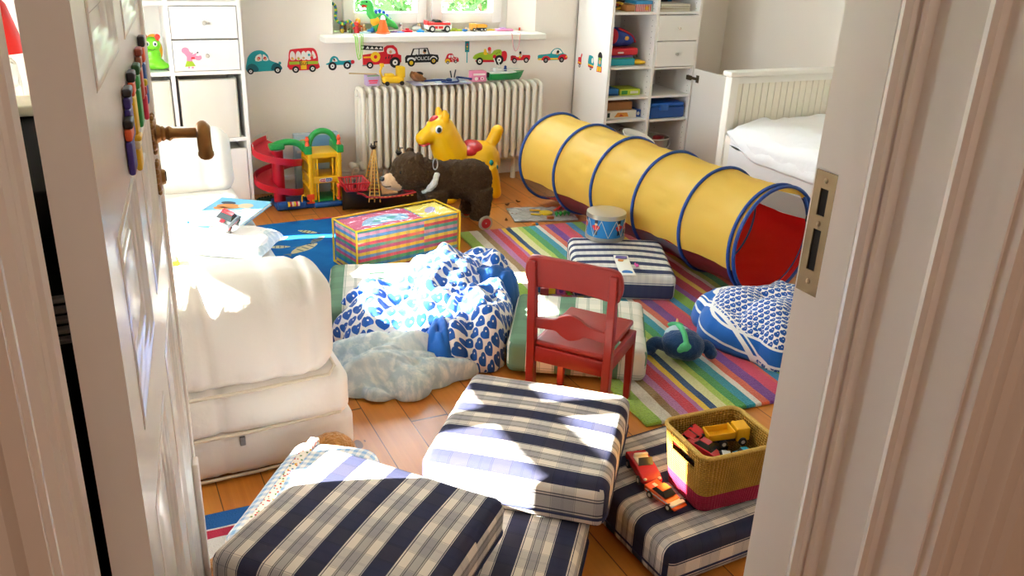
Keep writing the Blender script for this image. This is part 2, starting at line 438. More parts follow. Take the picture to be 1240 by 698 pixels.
def hand(b):
    b.M = TR(hx, 0, hz_, rx=pi/2)
    b.lathe([(.011, .008), (.013, .018), (.010, .022), (.013, .028), (.009, .034), (.0085, .05), (.009, .072), (.0095, .078)], 16)
    b.M = TR(hx, 0, hz_)
    P = catmull([(.004, -.082, .006), (-.004, -.083, .008), (-.016, -.083, .002), (-.026, -.083, -.012), (-.030, -.084, -.026), (-.026, -.084, -.034)], 5, False)
    b.tube(P, [.011]*3+[.012]*(len(P)-8)+[.013, .0135, .013, .011, .008], 12)
    b.ell((.002, -.082, .008), (.014, .012, .012))
quick('door_handle', M_BRASS, hand, door)
# ------------------------------------------------------------------ striped rug, sea rug, woven rug
def rug_stripes():
    x, y, z = coords('Object')
    W = [('#8fae3c',.05),('#cbbfae',.045),('#8a6a3a',.035),('#a86a9a',.03),('#b81f34',.04),('#a2609a',.02),('#e3b92c',.022),('#123f6e',.026),('#d9d39a',.035),('#a8bf4a',.03),('#3f8f4a',.034),('#1f8aa0',.034),('#d8d0c4',.024),('#c9583a',.030),('#6a2a86',.046),('#c22f52',.055),('#c9483a',.012),('#2488b4',.040),('#7fb02e',.050),('#8a4aa6',.034),('#b32440',.055),('#dcb83a',.024),('#b3243a',.046),('#d8cdb8',.024),('#a4b44a',.032),('#2f8a4a',.04),('#c4502f',.04),('#7a2f86',.05),('#d84a74',.05),('#2a86b0',.05),('#86b43a',.05)]
    tot = sum(w for c, w in W); p = 0; st = []
    for c, w in W: st.append((p/tot, c)); p += w
    xx = x + (nz(9, 2)-.5)*.012
    c = ramp(xx/tot, st)
    n = nz(160, 3); return mix(.5, c, mix(n, '#555555', '#ffffff'), 'OVERLAY')
M_RUG = mat('striped_wool_pile', rough=1, spec=.05, fn=rug_stripes, bump=.7, bscale=220, sheen=.3)
def pile_warp(p):
    n = noise.noise(Vector((p[0]*6, p[1]*6, 0)))
    return (p[0]+.004*noise.noise(Vector((p[1]*14, 1, 0))), p[1], p[2]*(1+.12*n))
rug = quick('striped_rug', M_RUG, lambda b: b.rbox(0, 0, .0005, 1.16, 1.86, .014, .006, 2, seg=(24, 40, 1), warp=pile_warp), loc=(1.435, 1.885, 0), rz=radians(-4.5))
tag(rug, 'multicoloured striped wool rug lying on the floorboards under the play tunnel', 'rug')
sea = thing('sea_rug', 'blue undersea rug with striped fish, lying before the toy garage', 'rug', (.66, 3.30, 0), radians(3))
def seacol():
    n = nz(7, 4); c = mix(n, '#0a3f86', '#1d78bd'); return c
M_SEA = mat('sea_rug_pile', rough=.95, spec=.1, fn=seacol, bump=.3, bscale=200)
def searug(b):
    b.rbox(0, 0, 0, .80, .86, .010, .004, 2, mi=0)
    b.box(.36, .835, .0095, .795, .855, .0106, 1)
    def fish(cx, cy, s, a, m, mj):
        M = b.M; b.M = TR(cx, cy, 0, rz=a)
        P = catmull([(-.5*s,0),(-.3*s,.14*s),(.05*s,.2*s),(.4*s,.08*s),(.5*s,.0),(.4*s,-.07*s),(.05*s,-.16*s),(-.3*s,-.10*s)], 4)
        b.prism([(p[0], p[1]) for p in [Vector((*q, 0)) if len(q) == 2 else q for q in P]], .0098, .0104, m)
        b.prism([(-.48*s,0),(-.68*s,.14*s),(-.62*s,0),(-.68*s,-.14*s)], .0098, .0104, mj)
        b.prism([(-.02*s,.17*s),(-.18*s,.32*s),(.18*s,.16*s)], .0098, .0104, mj)
        for k in range(3):
            xx = -.2*s+.2*k*s; b.prism([(xx,-.12*s),(xx+.05*s,-.12*s),(xx+.06*s,.13*s),(xx+.01*s,.13*s)], .0102, .0107, mj)
        b.prism([(.36*s,.02*s),(.4*s,.02*s),(.4*s,.05*s),(.36*s,.05*s)], .0102, .0108, 4)
        b.M = M
    fish(.13, .62, .10, .5, 2, 3); fish(.10, .52, .10, -.25, 2, 3); fish(.20, .46, .17, .55, 2, 3); fish(.29, .55, .11, .7, 3, 4); fish(.28, .68, .10, 2.4, 2, 4)
quick('pile', [M_SEA, flat('#a8283c'), flat('#c9bd94'), flat('#5f6a6e'), flat('#20242c')], searug, sea, smooth=False)
def lowrug():
    x, y, z = coords('Object')
    wav = y + (nz(18, 1)-.5)*.006
    c = ramp(wav/.5, [(0,'#24508f'),(.2,'#dcd8d4'),(.46,'#dcd8d4'),(.76,'#dcd8d4'),(.80,'#a83048'),(.86,'#dcd8d4'),(.875,'#2a5c9c')])
    dx = ab(fr(x/.12)-.5)*.12; dy = ab(wav-.30)
    d = (dx*.75+dy) < .035
    c = mix(d, c, '#24508f'); d2 = ((ab(fr(x/.12+.5)-.5)*.12)*.75+ab(wav-.17)) < .03
    c = mix(d2, c, '#24508f')
    return c
wr = quick('woven_rug', mat('woven_cotton', rough=1, spec=.05, fn=lowrug, bump=.5, bscale=260), lambda b: b.rbox(0, 0, .0005, .62, .50, .008, .003, 2, seg=(8, 8, 1)), loc=(-.02, 1.455, 0), rz=radians(-1))
tag(wr, 'small woven rug with blue diamonds and a red stripe beside the open door', 'rug')

# ------------------------------------------------------------------ plaid floor cushions
def U():
    n = S.T.nodes.new('ShaderNodeUVMap'); n.uv_map = 'UVMap'
    s = S.T.nodes.new('ShaderNodeSeparateXYZ'); S.T.links.new(n.outputs[0], s.inputs[0]); return S(s.outputs[0]), S(s.outputs[1])
def weave(c, amt=.35):
    u, v = U(); n = nz(1, 2, comb(u*900, v*900)); return mix(amt, c, mix(n, '#707070', '#ffffff'), 'OVERLAY')
def navy_plaid(cream='#ded2c4'):
    def f():
        u, v = U(); p = .113
        a = fr(v/p); b = fr(u/.102)
        c = mix(0.0, cream, cream)
        # weft: soft grey bars and triple hairlines
        c = mix(band(b, .0, .48)*.42, c, '#8a8a94')
        for q in (.485, .52, .96, .995): c = mix(band(b, q, q+.014)*.55, c, '#4a4c5c')
        for q in (.22, .255): c = mix(band(b, q, q+.012)*.35, c, '#4a4c5c')
        # warp: wide navy bar, grey middle bar edged with hairlines
        c = mix(band(a, .63, .80)*.55, c, '#6a6b78')
        for q in (.60, .63, .79, .82): c = mix(band(a, q, q+.018)*.8, c, '#1c2138')
        nav = mix(band(b, .0, .48)*.5, '#0c1436', '#1b2243')
        c = mix(band(a, .03, .40)*.96, c, nav)
        for q in (-.0, .425): c = mix(band(a, q+.002, q+.018), c, '#1c2340')
        return weave(c)
    return f
M_NAVY = mat('navy_plaid_cotton', rough=.9, spec=.15, fn=navy_plaid(), bump=.15, bscale=500)
def green_plaid():
    u, v = U(); a = fr(u/.155); b = fr(v/.11)
    c = mix(band(b, .0, .5)*.16, '#d4cfc2', '#7c8f82')
    c = mix(band(a, .05, .42)*.92, c, '#527a60'); c = mix(band(a, .05, .42)*band(b, .5, 1)*.3, c, '#4c6656')
    for q in (.0, .025, .44, .465, .68, .705, .73): c = mix(band(a, q, q+.012)*.7, c, '#53705f')
    for q in (.48, .52): c = mix(band(b, q, q+.018)*.4, c, '#53705f')
    return weave(c)
M_GREEN = mat('green_plaid_cotton', rough=.9, spec=.15, fn=green_plaid, bump=.15, bscale=500)
def navy_stripe():
    u, v = U(); a = fr(v/.072); b = fr(u/.03)
    c = mix(band(b, .0, .5)*.12, '#d6d2ca', '#6a6c78')
    c = mix(band(a, .08, .52)*.95, c, '#16234c'); c = mix(band(a, .02, .05)*.7, c, '#3a4468'); c = mix(band(a, .55, .58)*.7, c, '#3a4468')
    c = mix(band(a, .74, .80)*.45, c, '#6a6c78')
    return weave(c)
M_NSTR = mat('navy_striped_cotton', rough=.9, spec=.15, fn=navy_stripe, bump=.15, bscale=500)
def gingham():
    u, v = U(); a = (fr(u/.022) < .5); b = (fr(v/.022) < .5)
    c = mix((a+b)*.5, '#e4e0da', '#86a8cc'); return weave(c, .2)
M_GING = mat('blue_gingham', rough=.9, spec=.15, fn=gingham, bump=.1, bscale=400)
def ribbon():
    x, y, z = coords('Object'); n = S.T.nodes.new('ShaderNodeTexVoronoi'); n.inputs['Scale'].default_value = 120
    t = S.T.nodes.new('ShaderNodeTexCoord'); S.T.links.new(t.outputs['Object'], n.inputs[0]); d = S(n.outputs['Distance'])
    s = S.T.nodes.new('ShaderNodeSeparateXYZ'); S.T.links.new(n.outputs['Color'], s.inputs[0]); r = S(s.outputs[0])
    c = mix((d < .36), '#e2dacd', ramp(r, [(0,'#b0302c'),(.35,'#4d7a3a'),(.6,'#b0302c'),(.75,'#d9a040'),(.88,'#3c6a9c')])); return c
M_RIBBON = mat('flower_ribbon', rough=.85, fn=ribbon)
M_PIPE = mat('navy_piping', '#22284a', .8)
def cushion(name, label, m, c, ax, w, d, z0, h, group=None, tilt=None, r=.028, stripe_rot=0, pipe=None, seed=0, bulge=.012, off=(0,0)):
    """c = centre xy, ax = direction of local x (width w), local y = depth d"""
    A = atan2(ax[1], ax[0])
    def warp(p):
        x, y, z = p; k = (1-(2*x/w)**2)*(1-(2*y/d)**2); q = noise.noise(Vector((x*5+seed, y*5, seed)))
        dz = (bulge*k+.005*q)*(1 if z > h/2 else .0)
        e = .006*noise.noise(Vector((x*4, y*4, seed+7)))
        return (x*(1+e), y*(1+e), z+dz)
    b = MB(); b.rbox(-w/2, -d/2, 0, w/2, d/2, h, r, 4, seg=(14, 14, 2), warp=warp)
    o = b.build(name, m, angle=60)
    cs, sn_ = cos(stripe_rot), sin(stripe_rot)
    def f(co, n):
        x, y = co.x, co.y
        if abs(n.z) < .6:
            if abs(n.x) > abs(n.y): x = math.copysign(w/2+(h-co.z), n.x)
            else: y = math.copysign(d/2+(h-co.z)*.5, n.y)
        x += off[0]; y += off[1]
        return (x*cs-y*sn_+10, x*sn_+y*cs+10)
    uvmap(o, f)
    o.location = (c[0], c[1], z0); o.rotation_euler = (tilt[0] if tilt else 0, tilt[1] if tilt else 0, A)
    tag(o, label, 'cushion', group)
    for zz in (pipe or ()):
        P = []
        hw, hd, rr = w/2+.0, d/2+.0, r
        for cx, cy, a0 in ((hw-rr, hd-rr, 0), (-hw+rr, hd-rr, pi/2), (-hw+rr, -hd+rr, pi), (hw-rr, -hd+rr, 3*pi/2)):
            for k in range(5):
                a = a0+k*pi/8; P.append((cx+rr*cos(a), cy+rr*sin(a), zz))
        q = MB(); q.tube(P, .0032, 6, closed=True); q.build('piping', m if name == 'x' else M_PIPE, o)
    return o
G = 'loose upholstered floor cushions'
# big centre cushion rests on two others
A_ = cushion('floor_cushion', 'big navy plaid cushion in the middle, sunlit, resting across two other plaid cushions', M_NAVY, (.930, 1.688), (.77, -.64), .45, .46, .128, .118, stripe_rot=0, pipe=(.03,), seed=1, off=(0,.059))
B_ = cushion('floor_cushion', 'navy plaid cushion mostly hidden beneath the big sunlit one and the front one', M_NAVY, (.672, 1.44), (.78, -.63), .45, .455, .0, .125, stripe_rot=pi/2, pipe=(.03,), seed=2, off=(.01,0))
C_ = cushion('floor_cushion', 'navy plaid cushion in front by the door, tilted on the gingham cushion', M_NAVY, (.408, 1.424), (.68, -.73), .45, .435, .168, .112, tilt=(radians(-1.5), radians(2.0)), stripe_rot=pi/2, pipe=(.03,), seed=3, off=(-.01,0))
D_ = cushion('floor_cushion', 'pale blue gingham cushion with flowered ribbon edge under the front plaid cushion', M_GING, (.362, 1.748), (.8, -.6), .24, .43, .040, .125, r=.045, seed=4)
D_b = MB(); D_b.rbox(-.075, -.20, .112, -.050, .20, .1335, .004, 2, seg=(1, 12, 1)); D_b.build('ribbon', M_RIBBON, D_)
E_ = cushion('floor_cushion', 'navy plaid cushion lying flat under the woven basket and toy cars', M_NAVY, (1.283, 1.497), (1, .045), .455, .455, .0, .120, stripe_rot=0, pipe=(.035,), seed=5, off=(.02,-.03))
F_ = cushion('floor_cushion', 'green plaid cushion behind the red chair', M_GREEN, (1.485, 2.405), (.855, -.52), .47, .43, .014, .122, pipe=(), seed=6)
Gc = cushion('floor_cushion', 'pale green plaid cushion half buried under the heart duvet', M_GREEN, (.98, 3.0), (.95, -.3), .46, .46, .0, .115, seed=8)
H_ = cushion('floor_cushion', 'navy and white striped cushion with a white card on it beside the drum', M_NSTR, (1.985, 2.925), (.90, -.44), .42, .44, .014, .118, stripe_rot=radians(0), pipe=(), seed=9)

# ------------------------------------------------------------------ white sofa bed
M_SOFA = mat('cream_cotton_cover', '#ebe5dd', .9, spec=.15, var=.02, vscale=6, bump=.25, bscale=26, sheen=.2)
M_SOFP = mat('cream_piping', '#d8ccb8', .9)
sofa = thing('sofa_bed', 'cream cotton covered sofa bed stretching from the door to the shelving unit', 'sofa')
def puff(b, x0, y0, z0, x1, y1, z1, r, seed, seams=(), amp=.012, seg=(22, 12, 10), bul=.015):
    W, D, H = x1-x0, y1-y0, z1-z0
    def warp(p):
        x, y, z = p; u, v, t = (x-x0)/W*2-1, (y-y0)/D*2-1, (z-z0)/H*2-1
        k = max(0, 1-u*u)*max(0, 1-t*t); kt = max(0, 1-u*u)*max(0, 1-v*v)
        dy = bul*k*(1 if v > 0 else -1)*abs(v); dz = bul*kt*(1 if t > 0 else 0)*abs(t)
        # creases fanning from the seams
        f = 0
        for sx in seams:
            dd = (x-sx); f -= .010*math.exp(-(dd/.012)**2)
        wr_ = amp*abs(noise.noise(Vector((x*9+seed, y*3, z*3.5+x*5))))-amp*.3
        return (x, y+(dy+(wr_+f)*(1 if v > 0 else -1)*min(1, abs(v)*1.2)), z+dz+(f+wr_*.8)*(max(0, t)))
    b.rbox(x0, y0, z0, x1, y1, z1, r, 5, seg=seg, warp=warp)
for nm, z0, z1, y0, sx1 in (('end_cushion', .270, .570, 2.060, .535), ('end_cushion', .140, .278, 2.075, .565), ('end_cushion', .004, .146, 2.09, .58)):
    o = quick(nm, M_SOFA, lambda b: puff(b, -.10, y0, z0, sx1, 2.29, z1, .075 if z0 > .2 else .035, z0*10, (.20, .46) if z0 > .2 else (.22,), amp=.018 if z0 > .2 else .012, seg=(44, 10, 12)), sofa, angle=70)
    q = MB(); q.tube([(-.09, y0+.004, z0+.012), (.1, y0-.002, z0+.008), (.3, y0-.002, z0+.008), (sx1-.03, y0+.006, z0+.012), (sx1-.004, y0+.05, z0+.012), (sx1-.002, 2.24, z0+.012)], .005, 6); q.build('piping', M_SOFP, o)
quick('seat_cushion', M_SOFA, lambda b: puff(b, -.10, 2.28, .15, .565, 3.98, .305, .045, 3, (), .010, (16, 30, 3), .006), sofa, angle=70)
quick('base_cushion', M_SOFA, lambda b: puff(b, -.09, 2.29, .004, .56, 3.97, .155, .03, 5, (), .006, (12, 20, 3), .004), sofa, angle=70)
def backc(b):
    b.M = TR(.24, 3.84, .29, rx=radians(-17)); puff(b, -.33, -.06, 0, .325, .12, .275, .06, 9, (.02, .20), .014, (34, 6, 12), .02)
quick('back_cushion', M_SOFA, backc, sofa, angle=70)
quick('care_label', mat('label_grey', '#6c6c6c', .8), lambda b: b.rbox(.262, 2.070, .112, .276, 2.080, .136, .001, 1), sofa)
# ------------------------------------------------------------------ left shelving unit
unit = thing('shelving_unit', 'white shelving unit with two drawers against the back wall behind the sofa', 'shelving unit', (0, 0, 0))
SX = [-.02, .33-.0, .415, .742]; SY0, SY1, SH = 4.45, 4.72, 1.80
def carc(b):
    t = .018
    for x in (.06, .405, .727): b.box(x, SY0, 0, x+t, SY1, SH)
    b.box(.06, SY1-.006, .0, .745, SY1, SH)
    for z in (.04, .362, .690, 1.008, 1.40, SH-.018): b.box(.06+t, SY0+.002, z, .405, SY1, z+t); b.box(.405+t, SY0+.002, z, .727, SY1, z+t)
    b.box(.06, SY0+.01, 0, .745, SY1, .04)
quick('carcass', M_WHITE, carc, unit, smooth=False)
M_KNOB = mat('brushed_knob', '#c9c2b6', .35, metal=.7)
def knob(b, x, y, z, r=.009):
    b.M = TR(x, y, z, rx=pi/2); b.lathe([(r*.5, 0), (r*.5, .008), (r, .012), (r, .018), (r*.7, .021), (0, .021)], 14); b.M = Matrix.Identity(4)
for z0, z1 in ((.711, .852), (.858, 1.004)):
    d = quick('drawer', M_WHITE, lambda b: (b.rbox(.426, SY0-.004, z0, .724, SY0+.012, z1, .002, 1), b.box(.44, SY0+.012, z0+.01, .71, SY1-.02, z1-.03)), unit, smooth=False)
    quick('knob', M_KNOB, lambda b: knob(b, .575, SY0-.004, (z0+z1)/2), d)
d = quick('drawer', M_WHITE, lambda b: (b.rbox(.426, SY0-.004, .06, .724, SY0+.012, .325, .002, 1), b.box(.44, SY0+.012, .07, .71, SY1-.02, .30)), unit, smooth=False)
M_FAB = mat('stiff_cream_fabric', '#e2dbd0', .9, var=.03, vscale=9, bump=.2, bscale=14)
def fbox(name, label, x0, x1, z0, z1, grp):
    t = thing(name, label, 'storage box', ((x0+x1)/2, SY0+.13, z0), 0, grp); w = x1-x0; h = z1-z0
    def f(b):
        b.rbox(-w/2, -.125, 0, w/2, -.119, h, .003, 1, seg=(6, 1, 6), warp=lambda p: (p[0], p[1]+.002*noise.noise(Vector((p[0]*14, 0, p[2]*14))), p[2]))
        b.box(-w/2, .115, 0, w/2, .12, h); b.box(-w/2, -.12, 0, -w/2+.005, .12, h); b.box(w/2-.005, -.12, 0, w/2, .12, h); b.box(-w/2, -.12, 0, w/2, .12, .005)
    quick('body', M_FAB, f, t)
    def e(b):
        b.tube([(-w/2, -.126, h), (w/2, -.126, h), (w/2, .12, h), (-w/2, .12, h)], .003, 6, closed=True); b.tube([(w/2-.001, -.126, 0), (w/2-.001, -.126, h)], .003, 6)
    quick('edge_binding', mat('grey_binding', '#a9a496', .8), e, t)
    return t
fbox('fabric_box', 'large cream fabric box right under the drawer with the pink mouse', .437, .700, .381, .668, 'fabric boxes in the shelving unit')
fbox('fabric_box', 'cream fabric box under the green toy caterpillar, next to the open door', .14, .398, .381, .668, 'fabric boxes in the shelving unit')
# green caterpillar bath toy
cat_ = thing('toy_caterpillar', 'bright green plastic toy caterpillar with red antennae on the shelf', 'toy', (.343, 4.53, .7115), radians(-8))
LIME = plastic('#6cc417', .3)
def cb(b):
    b.ell((0, 0, .028), (.052, .045, .030)); b.ell((.03, -.01, .018), (.04, .04, .018)); b.ell((0, 0, .065), (.036, .034, .042)); b.ell((0, -.006, .115), (.040, .036, .036))
q = MB(); cb(q); blob(q, .004, 4).build('body', LIME, cat_)
quick('back_shell', plastic('#e8a01c'), lambda b: (b.ell((.022, .022, .085), (.022, .025, .045)), b.ell((.008, .014, .145), (.026, .02, .016))), cat_)
for s in (-1, 1):
    quick('antenna', plastic('#d8301c'), lambda b: (b.ell((s*.028, -.006, .150), (.013, .012, .013)), b.ell((s*.026, -.016, .142), (.009, .009, .014))), cat_)
    e = quick('eye', plastic('#f2f0ea', .2), lambda b: b.ell((s*.017, -.038, .122), (.010, .006, .012)), cat_)
    quick('pupil', plastic('#17304a', .2), lambda b: b.ell((s*.017, -.044, .121), (.005, .003, .007)), e)
quick('mouth', plastic('#2c5a10'), lambda b: b.tube(catmull([(-.016, -.040, .100), (-.006, -.043, .094), (.006, -.043, .094), (.016, -.040, .100)], 4, False), .0016, 6), cat_)

# ------------------------------------------------------------------ radiator under the window
M_RAD = mat('cream_radiator_enamel', '#e8dfd0', .38, spec=.45)
rad = thing('radiator', 'cream cast iron column radiator below the window', 'radiator', (1.895, 4.60, 0))
N = 26; x0 = -.535; pitch = 1.07/(N-1)
def radf(b):
    for i in range(N):
        x = x0+i*pitch
        for y in (-.055, 0, .055):
            b.tube([(x, y, .15), (x, y, .55)], .0145, 8)
        for z in (.15, .55):
            b.ell((x, 0, z), (.0155, .075, .032 if z > .3 else .028), 10, 8)
    for z in (.155, .545): b.tube([(x0-.02, 0, z), (x0+1.09, 0, z)], .018, 10)
quick('columns', M_RAD, radf, rad, angle=60)
def valve(b):
    b.M = TR(x0-.02, 0, .15)
    b.tube([(0, 0, 0), (-.035, 0, 0)], .014, 12); b.ell((-.035, 0, 0), .02)
    b.tube([(-.035, 0, 0), (-.035, -.03, -.002)], .017, 14); b.tube([(-.035, -.03, -.002), (-.036, -.075, -.006)], [.023, .021], 16)
    b.tube([(-.035, 0, 0), (-.035, 0, -.08), (-.035, 0, -.149)], .008, 10)
quick('valve', mat('valve_white', '#ded6c8', .4), valve, rad)
quick('valve_cap', plastic('#b9b2a6'), lambda b: b.tube([(x0-.056, -.075, .144), (x0-.056, -.079, .1435)], .009, 12), rad)
for x in (-.40, .40): quick('wall_bracket', M_RAD, lambda b: b.rbox(x-.008, .06, .12, x+.008, .122, .14, .003), rad)
for x in (-.40, .40): quick('foot', M_RAD, lambda b: b.tube([(x, 0, 0), (x, 0, .15)], [.016, .011], 10), rad)

# ------------------------------------------------------------------ wardrobe
wd = thing('wardrobe', 'tall open white wardrobe full of toys between the window and the bed', 'wardrobe')
WX, WY0, WY1, WH = 2.745, 4.34, 4.72, 2.1
def wcar(b):
    t = .018
    for x in (WX, 3.046, 3.345): b.box(x, WY0, 0, x+t, WY1, WH)
    b.box(WX, WY1-.006, 0, 3.363, WY1, WH); b.box(WX+t, WY0, WH-t, 3.345, WY1, WH); b.box(WX+t, WY0+.02, 0, 3.345, WY1, .05)
    for z in (.052, .262, .354, .488, .662, .966, 1.3): b.box(WX+t, WY0+.006, z, 3.046, WY1-.006, z+.013)
    for z in (.052, .345, .488, .655, .968, 1.3): b.box(3.046+t, WY0+.006, z, 3.345, WY1-.006, z+.013)
M_WARD = mat('wardrobe_laminate', '#f0eae5', .5, spec=.35, var=.01)
def holes(b):
    for xx, s in ((3.046, -1), (3.345, -1)):
        for yy in (WY0+.035, WY1-.05):
            for k in range(38):
                z = .10+k*.032; b.mi = 1; b.M = TR(xx-.0003, yy, z, ry=-pi/2); b.lathe([(.0025, 0), (.0025, .0004), (0, .0004)], 8); b.M = Matrix.Identity(4)
quick('carcass', [M_WARD, mat('peg_hole', '#5c5046', .9)], lambda b: (wcar(b), holes(b)), wd, smooth=False)
for z0, z1 in ((.672, .815), (.819, .962)):
    d = quick('drawer', M_WARD, lambda b: (b.rbox(3.066, WY0-.004, z0, 3.343, WY0+.012, z1, .002, 1), b.box(3.08, WY0+.012, z0+.01, 3.33, WY1-.02, z1-.03)), wd, smooth=False)
    quick('knob', M_KNOB, lambda b: knob(b, 3.205, WY0-.004, (z0+z1)/2, .008), d)
wdoor = quick('door', M_WARD, lambda b: b.rbox(-.009, -.335, .055, .009, 0, .655, .002, 1), wd, smooth=False); wdoor.location = (3.356, WY0-.012, 0); wdoor.rotation_euler = (0, 0, radians(1))
M_HINGE = mat('hinge_steel', '#6e5e48', .4, metal=.8)
for z in (.13, .60):
    def hg(b):
        b.rbox(-.014, -.055, z-.022, -.009, -.03, z+.022, .002, 1); b.rbox(-.022, -.05, z-.008, -.010, .02, z+.008, .003, 1); b.rbox(-.030, .0, z-.014, -.018, .045, z+.014, .003, 1)
    quick('hinge', M_HINGE, hg, wdoor)

# ------------------------------------------------------------------ bed
bed = thing('bed', 'white wooden bed with panelled headboard beside the wardrobe', 'bed')
M_BED = mat('white_bed_paint', '#f2ece2', .4, spec=.4)
BX0, BX1, BYH, BYF = 2.955, 3.845, 3.50, 1.62
def headb(b):
    for x in (BX0-.008, BX1-.04): b.rbox(x, BYH, 0, x+.048, BYH+.048, .755, .004, 2)
    b.rbox(BX0-.022, BYH-.008, .752, BX1+.015, BYH+.058, .778, .006, 2)
    b.box(BX0+.04, BYH+.012, .715, BX1-.04, BYH+.04, .755)
    b.box(BX0+.04, BYH+.012, .20, BX1-.04, BYH+.04, .42)
quick('headboard_frame', M_BED, headb, bed, angle=30)
def beads(b):
    n = 19; a = BX0+.04; w_ = (BX1-BX0-.08)/n
    for k in range(n):
        b.rbox(a+k*w_+.0015, BYH+.018, .40, a+(k+1)*w_-.0015, BYH+.034, .735, .003, 2)
quick('headboard_panelling', mat('bed_panel_paint', '#efe6d4', .5), beads, bed, angle=30)
def rail(b):
    P = [(BYH, 0), (BYH, .462), (BYH-.03, .455), (BYH-.07, .425), (BYH-.11, .395), (BYH-.16, .375), (BYH-.24, .368), (BYF, .368), (BYF, 0)]
    b.M = Matrix(((0, 0, 1, 0), (1, 0, 0, 0), (0, 1, 0, 0), (0, 0, 0, 1))); b.prism(P, BX0, BX0+.022); b.M = Matrix.Identity(4)
    b.box(BX1-.022, BYF, .05, BX1, BYH, .37); b.rbox(BX0, BYF-.03, 0, BX1, BYF, .50, .005)
    b.box(BX0+.02, BYF, .2, BX1-.02, BYH, .22)
quick('side_rail', M_BED, rail, bed, smooth=False)
for y0, y1 in ((2.56, 3.41), (1.66, 2.52)): quick('drawer_front', M_BED, lambda b: b.rbox(BX0-.014, y0, .05, BX0, y1, .30, .004, 2), bed)
M_SHEET = mat('white_bed_linen', '#efecee', .85, spec=.15, bump=.3, bscale=20, sheen=.2)
def matt(b):
    def wp(p):
        x, y, z = p; n = noise.noise(Vector((x*5, y*4, 3)))+.5*noise.noise(Vector((x*12, y*9, 1))); rd = 1-abs(noise.noise(Vector((x*5+y*6, y*3-x*4, 8))))*2
        e = max(0, (BX0+.22-x)/.22)
        top = (z > .42)
        return (x-.006*e, y, z+(.016*n+.014*max(0, rd))*(1 if top else .3)+(-.05*e*e if top else 0))
    b.rbox(BX0+.004, BYF+.01, .225, BX1-.03, BYH-.004, .535, .05, 5, seg=(24, 46, 6), warp=wp)
mt = quick('mattress', M_SHEET, matt, bed, angle=80)
def drape(b):
    # sheet corner spilling over the rail at the head
    n, m_ = 26, 14; vs = []; fs = []
    for i in range(n+1):
        u = i/n; y = BYH-.012-u*1.2
        zb = .455-.10*min(1, u/.16) if u < .16 else .355
        for j in range(m_+1):
            t = j/m_; zt = .50+.02*noise.noise(Vector((y*7, 0, 2))); z = zt+(zb+.020-zt)*t
            x = BX0+.03-.036*math.sin(t*pi*.55)-.004*sin(u*46+t*4)-.010*abs(noise.noise(Vector((y*11, t*3, 4))))*t
            vs.append((x, y, z))
    for i in range(n):
        for j in range(m_): a = i*(m_+1)+j; fs.append((a, a+1, a+m_+2, a+m_+1))
    b.add(vs, fs)
ds = quick('sheet_edge', M_SHEET, drape, mt, angle=80)
sm = ds.modifiers.new('t', 'SOLIDIFY'); sm.thickness = .006
# ------------------------------------------------------------------ play tunnel
T0, T1, TRr = Vector((2.291, 4.077, 0)), Vector((2.481, 2.564, 0)), .234
tun = thing('play_tunnel', 'yellow pop up play tunnel with blue hoops stretching over the striped rug', 'play tunnel', T0)
AXV = (T1-T0).normalized(); RTV = Vector((-AXV.y, AXV.x, 0)); TL_ = (T1-T0).length
if RTV.x < 0: RTV = -RTV
def tp(s, a, r=TRr):
    return AXV*s + RTV*(r*cos(a)) + Vector((0, 0, TRr+r*sin(a)+.0225))
HOOPS = [0, .2, .4, .6, .8, .988]
HS = [h*TL_ for h in HOOPS]+[TL_+.012]
M_YEL = mat('yellow_nylon', '#edc65a', .5, spec=.3, transl=.38, bump=.2, bscale=16)
M_RED = mat('red_nylon', '#c4161c', .55, spec=.25, transl=.2, bump=.1, bscale=60)
M_NET = mat('grey_net', '#4a403c', .8, alpha=.52)
M_NETR = mat('wine_red_nylon', '#6a1a22', .55, transl=.15, bump=.1, bscale=30)
M_BLUE = mat('blue_binding', '#12408c', .6)
def skin(b, a0, a1, na, nseg=12, dr=0, hs=None, wr=1):
    hs = hs or HS; cols = []
    for i in range(len(hs)-1):
        for k in range(nseg + (1 if i == len(hs)-2 else 0)): cols.append((hs[i]+(hs[i+1]-hs[i])*k/nseg, k/nseg))
    vs = []; fs = []
    for s, t in cols:
        for j in range(na+1):
            a = radians(a0+(a1-a0)*j/na)
            sag = -.010*sin(pi*t)*(1 if hs[1]-hs[0] > .1 else 0)
            wob = wr*(.009*sin(t*pi)*noise.noise(Vector((s*5+j*.35, j*.5-s*9, 2)))+.006*noise.noise(Vector((s*16+j*.6, j*.25, 5)))*sin(t*pi))
            vs.append(tp(s, a, TRr-.004+sag+wob+dr))
    n = na+1
    for i in range(len(cols)-1):
        for j in range(na): fs.append((i*n+j, i*n+j+1, (i+1)*n+j+1, (i+1)*n+j))
    b.add(vs, fs)
quick('yellow_cover', M_YEL, lambda b: skin(b, 48, 205, 30), tun, angle=80)
quick('net_panel', M_NET, lambda b: skin(b, 14, 48, 8, wr=.5), tun, angle=80)
quick('net_panel', M_NET, lambda b: skin(b, 205, 246, 8, wr=.5, hs=HS[:2]), tun, angle=80)
quick('net_panel', M_NETR, lambda b: skin(b, 205, 246, 8, wr=.5, hs=HS[1:4]), tun, angle=80)
quick('net_panel', mat('slate_net', '#4a5360', .8, alpha=.85), lambda b: skin(b, 205, 246, 8, wr=.5, hs=HS[3:5]), tun, angle=80)
quick('net_panel', M_NETR, lambda b: skin(b, 205, 246, 8, wr=.5, hs=HS[4:]), tun, angle=80)
quick('floor_panel', M_RED, lambda b: skin(b, 246, 374, 24, wr=.6), tun, angle=80)
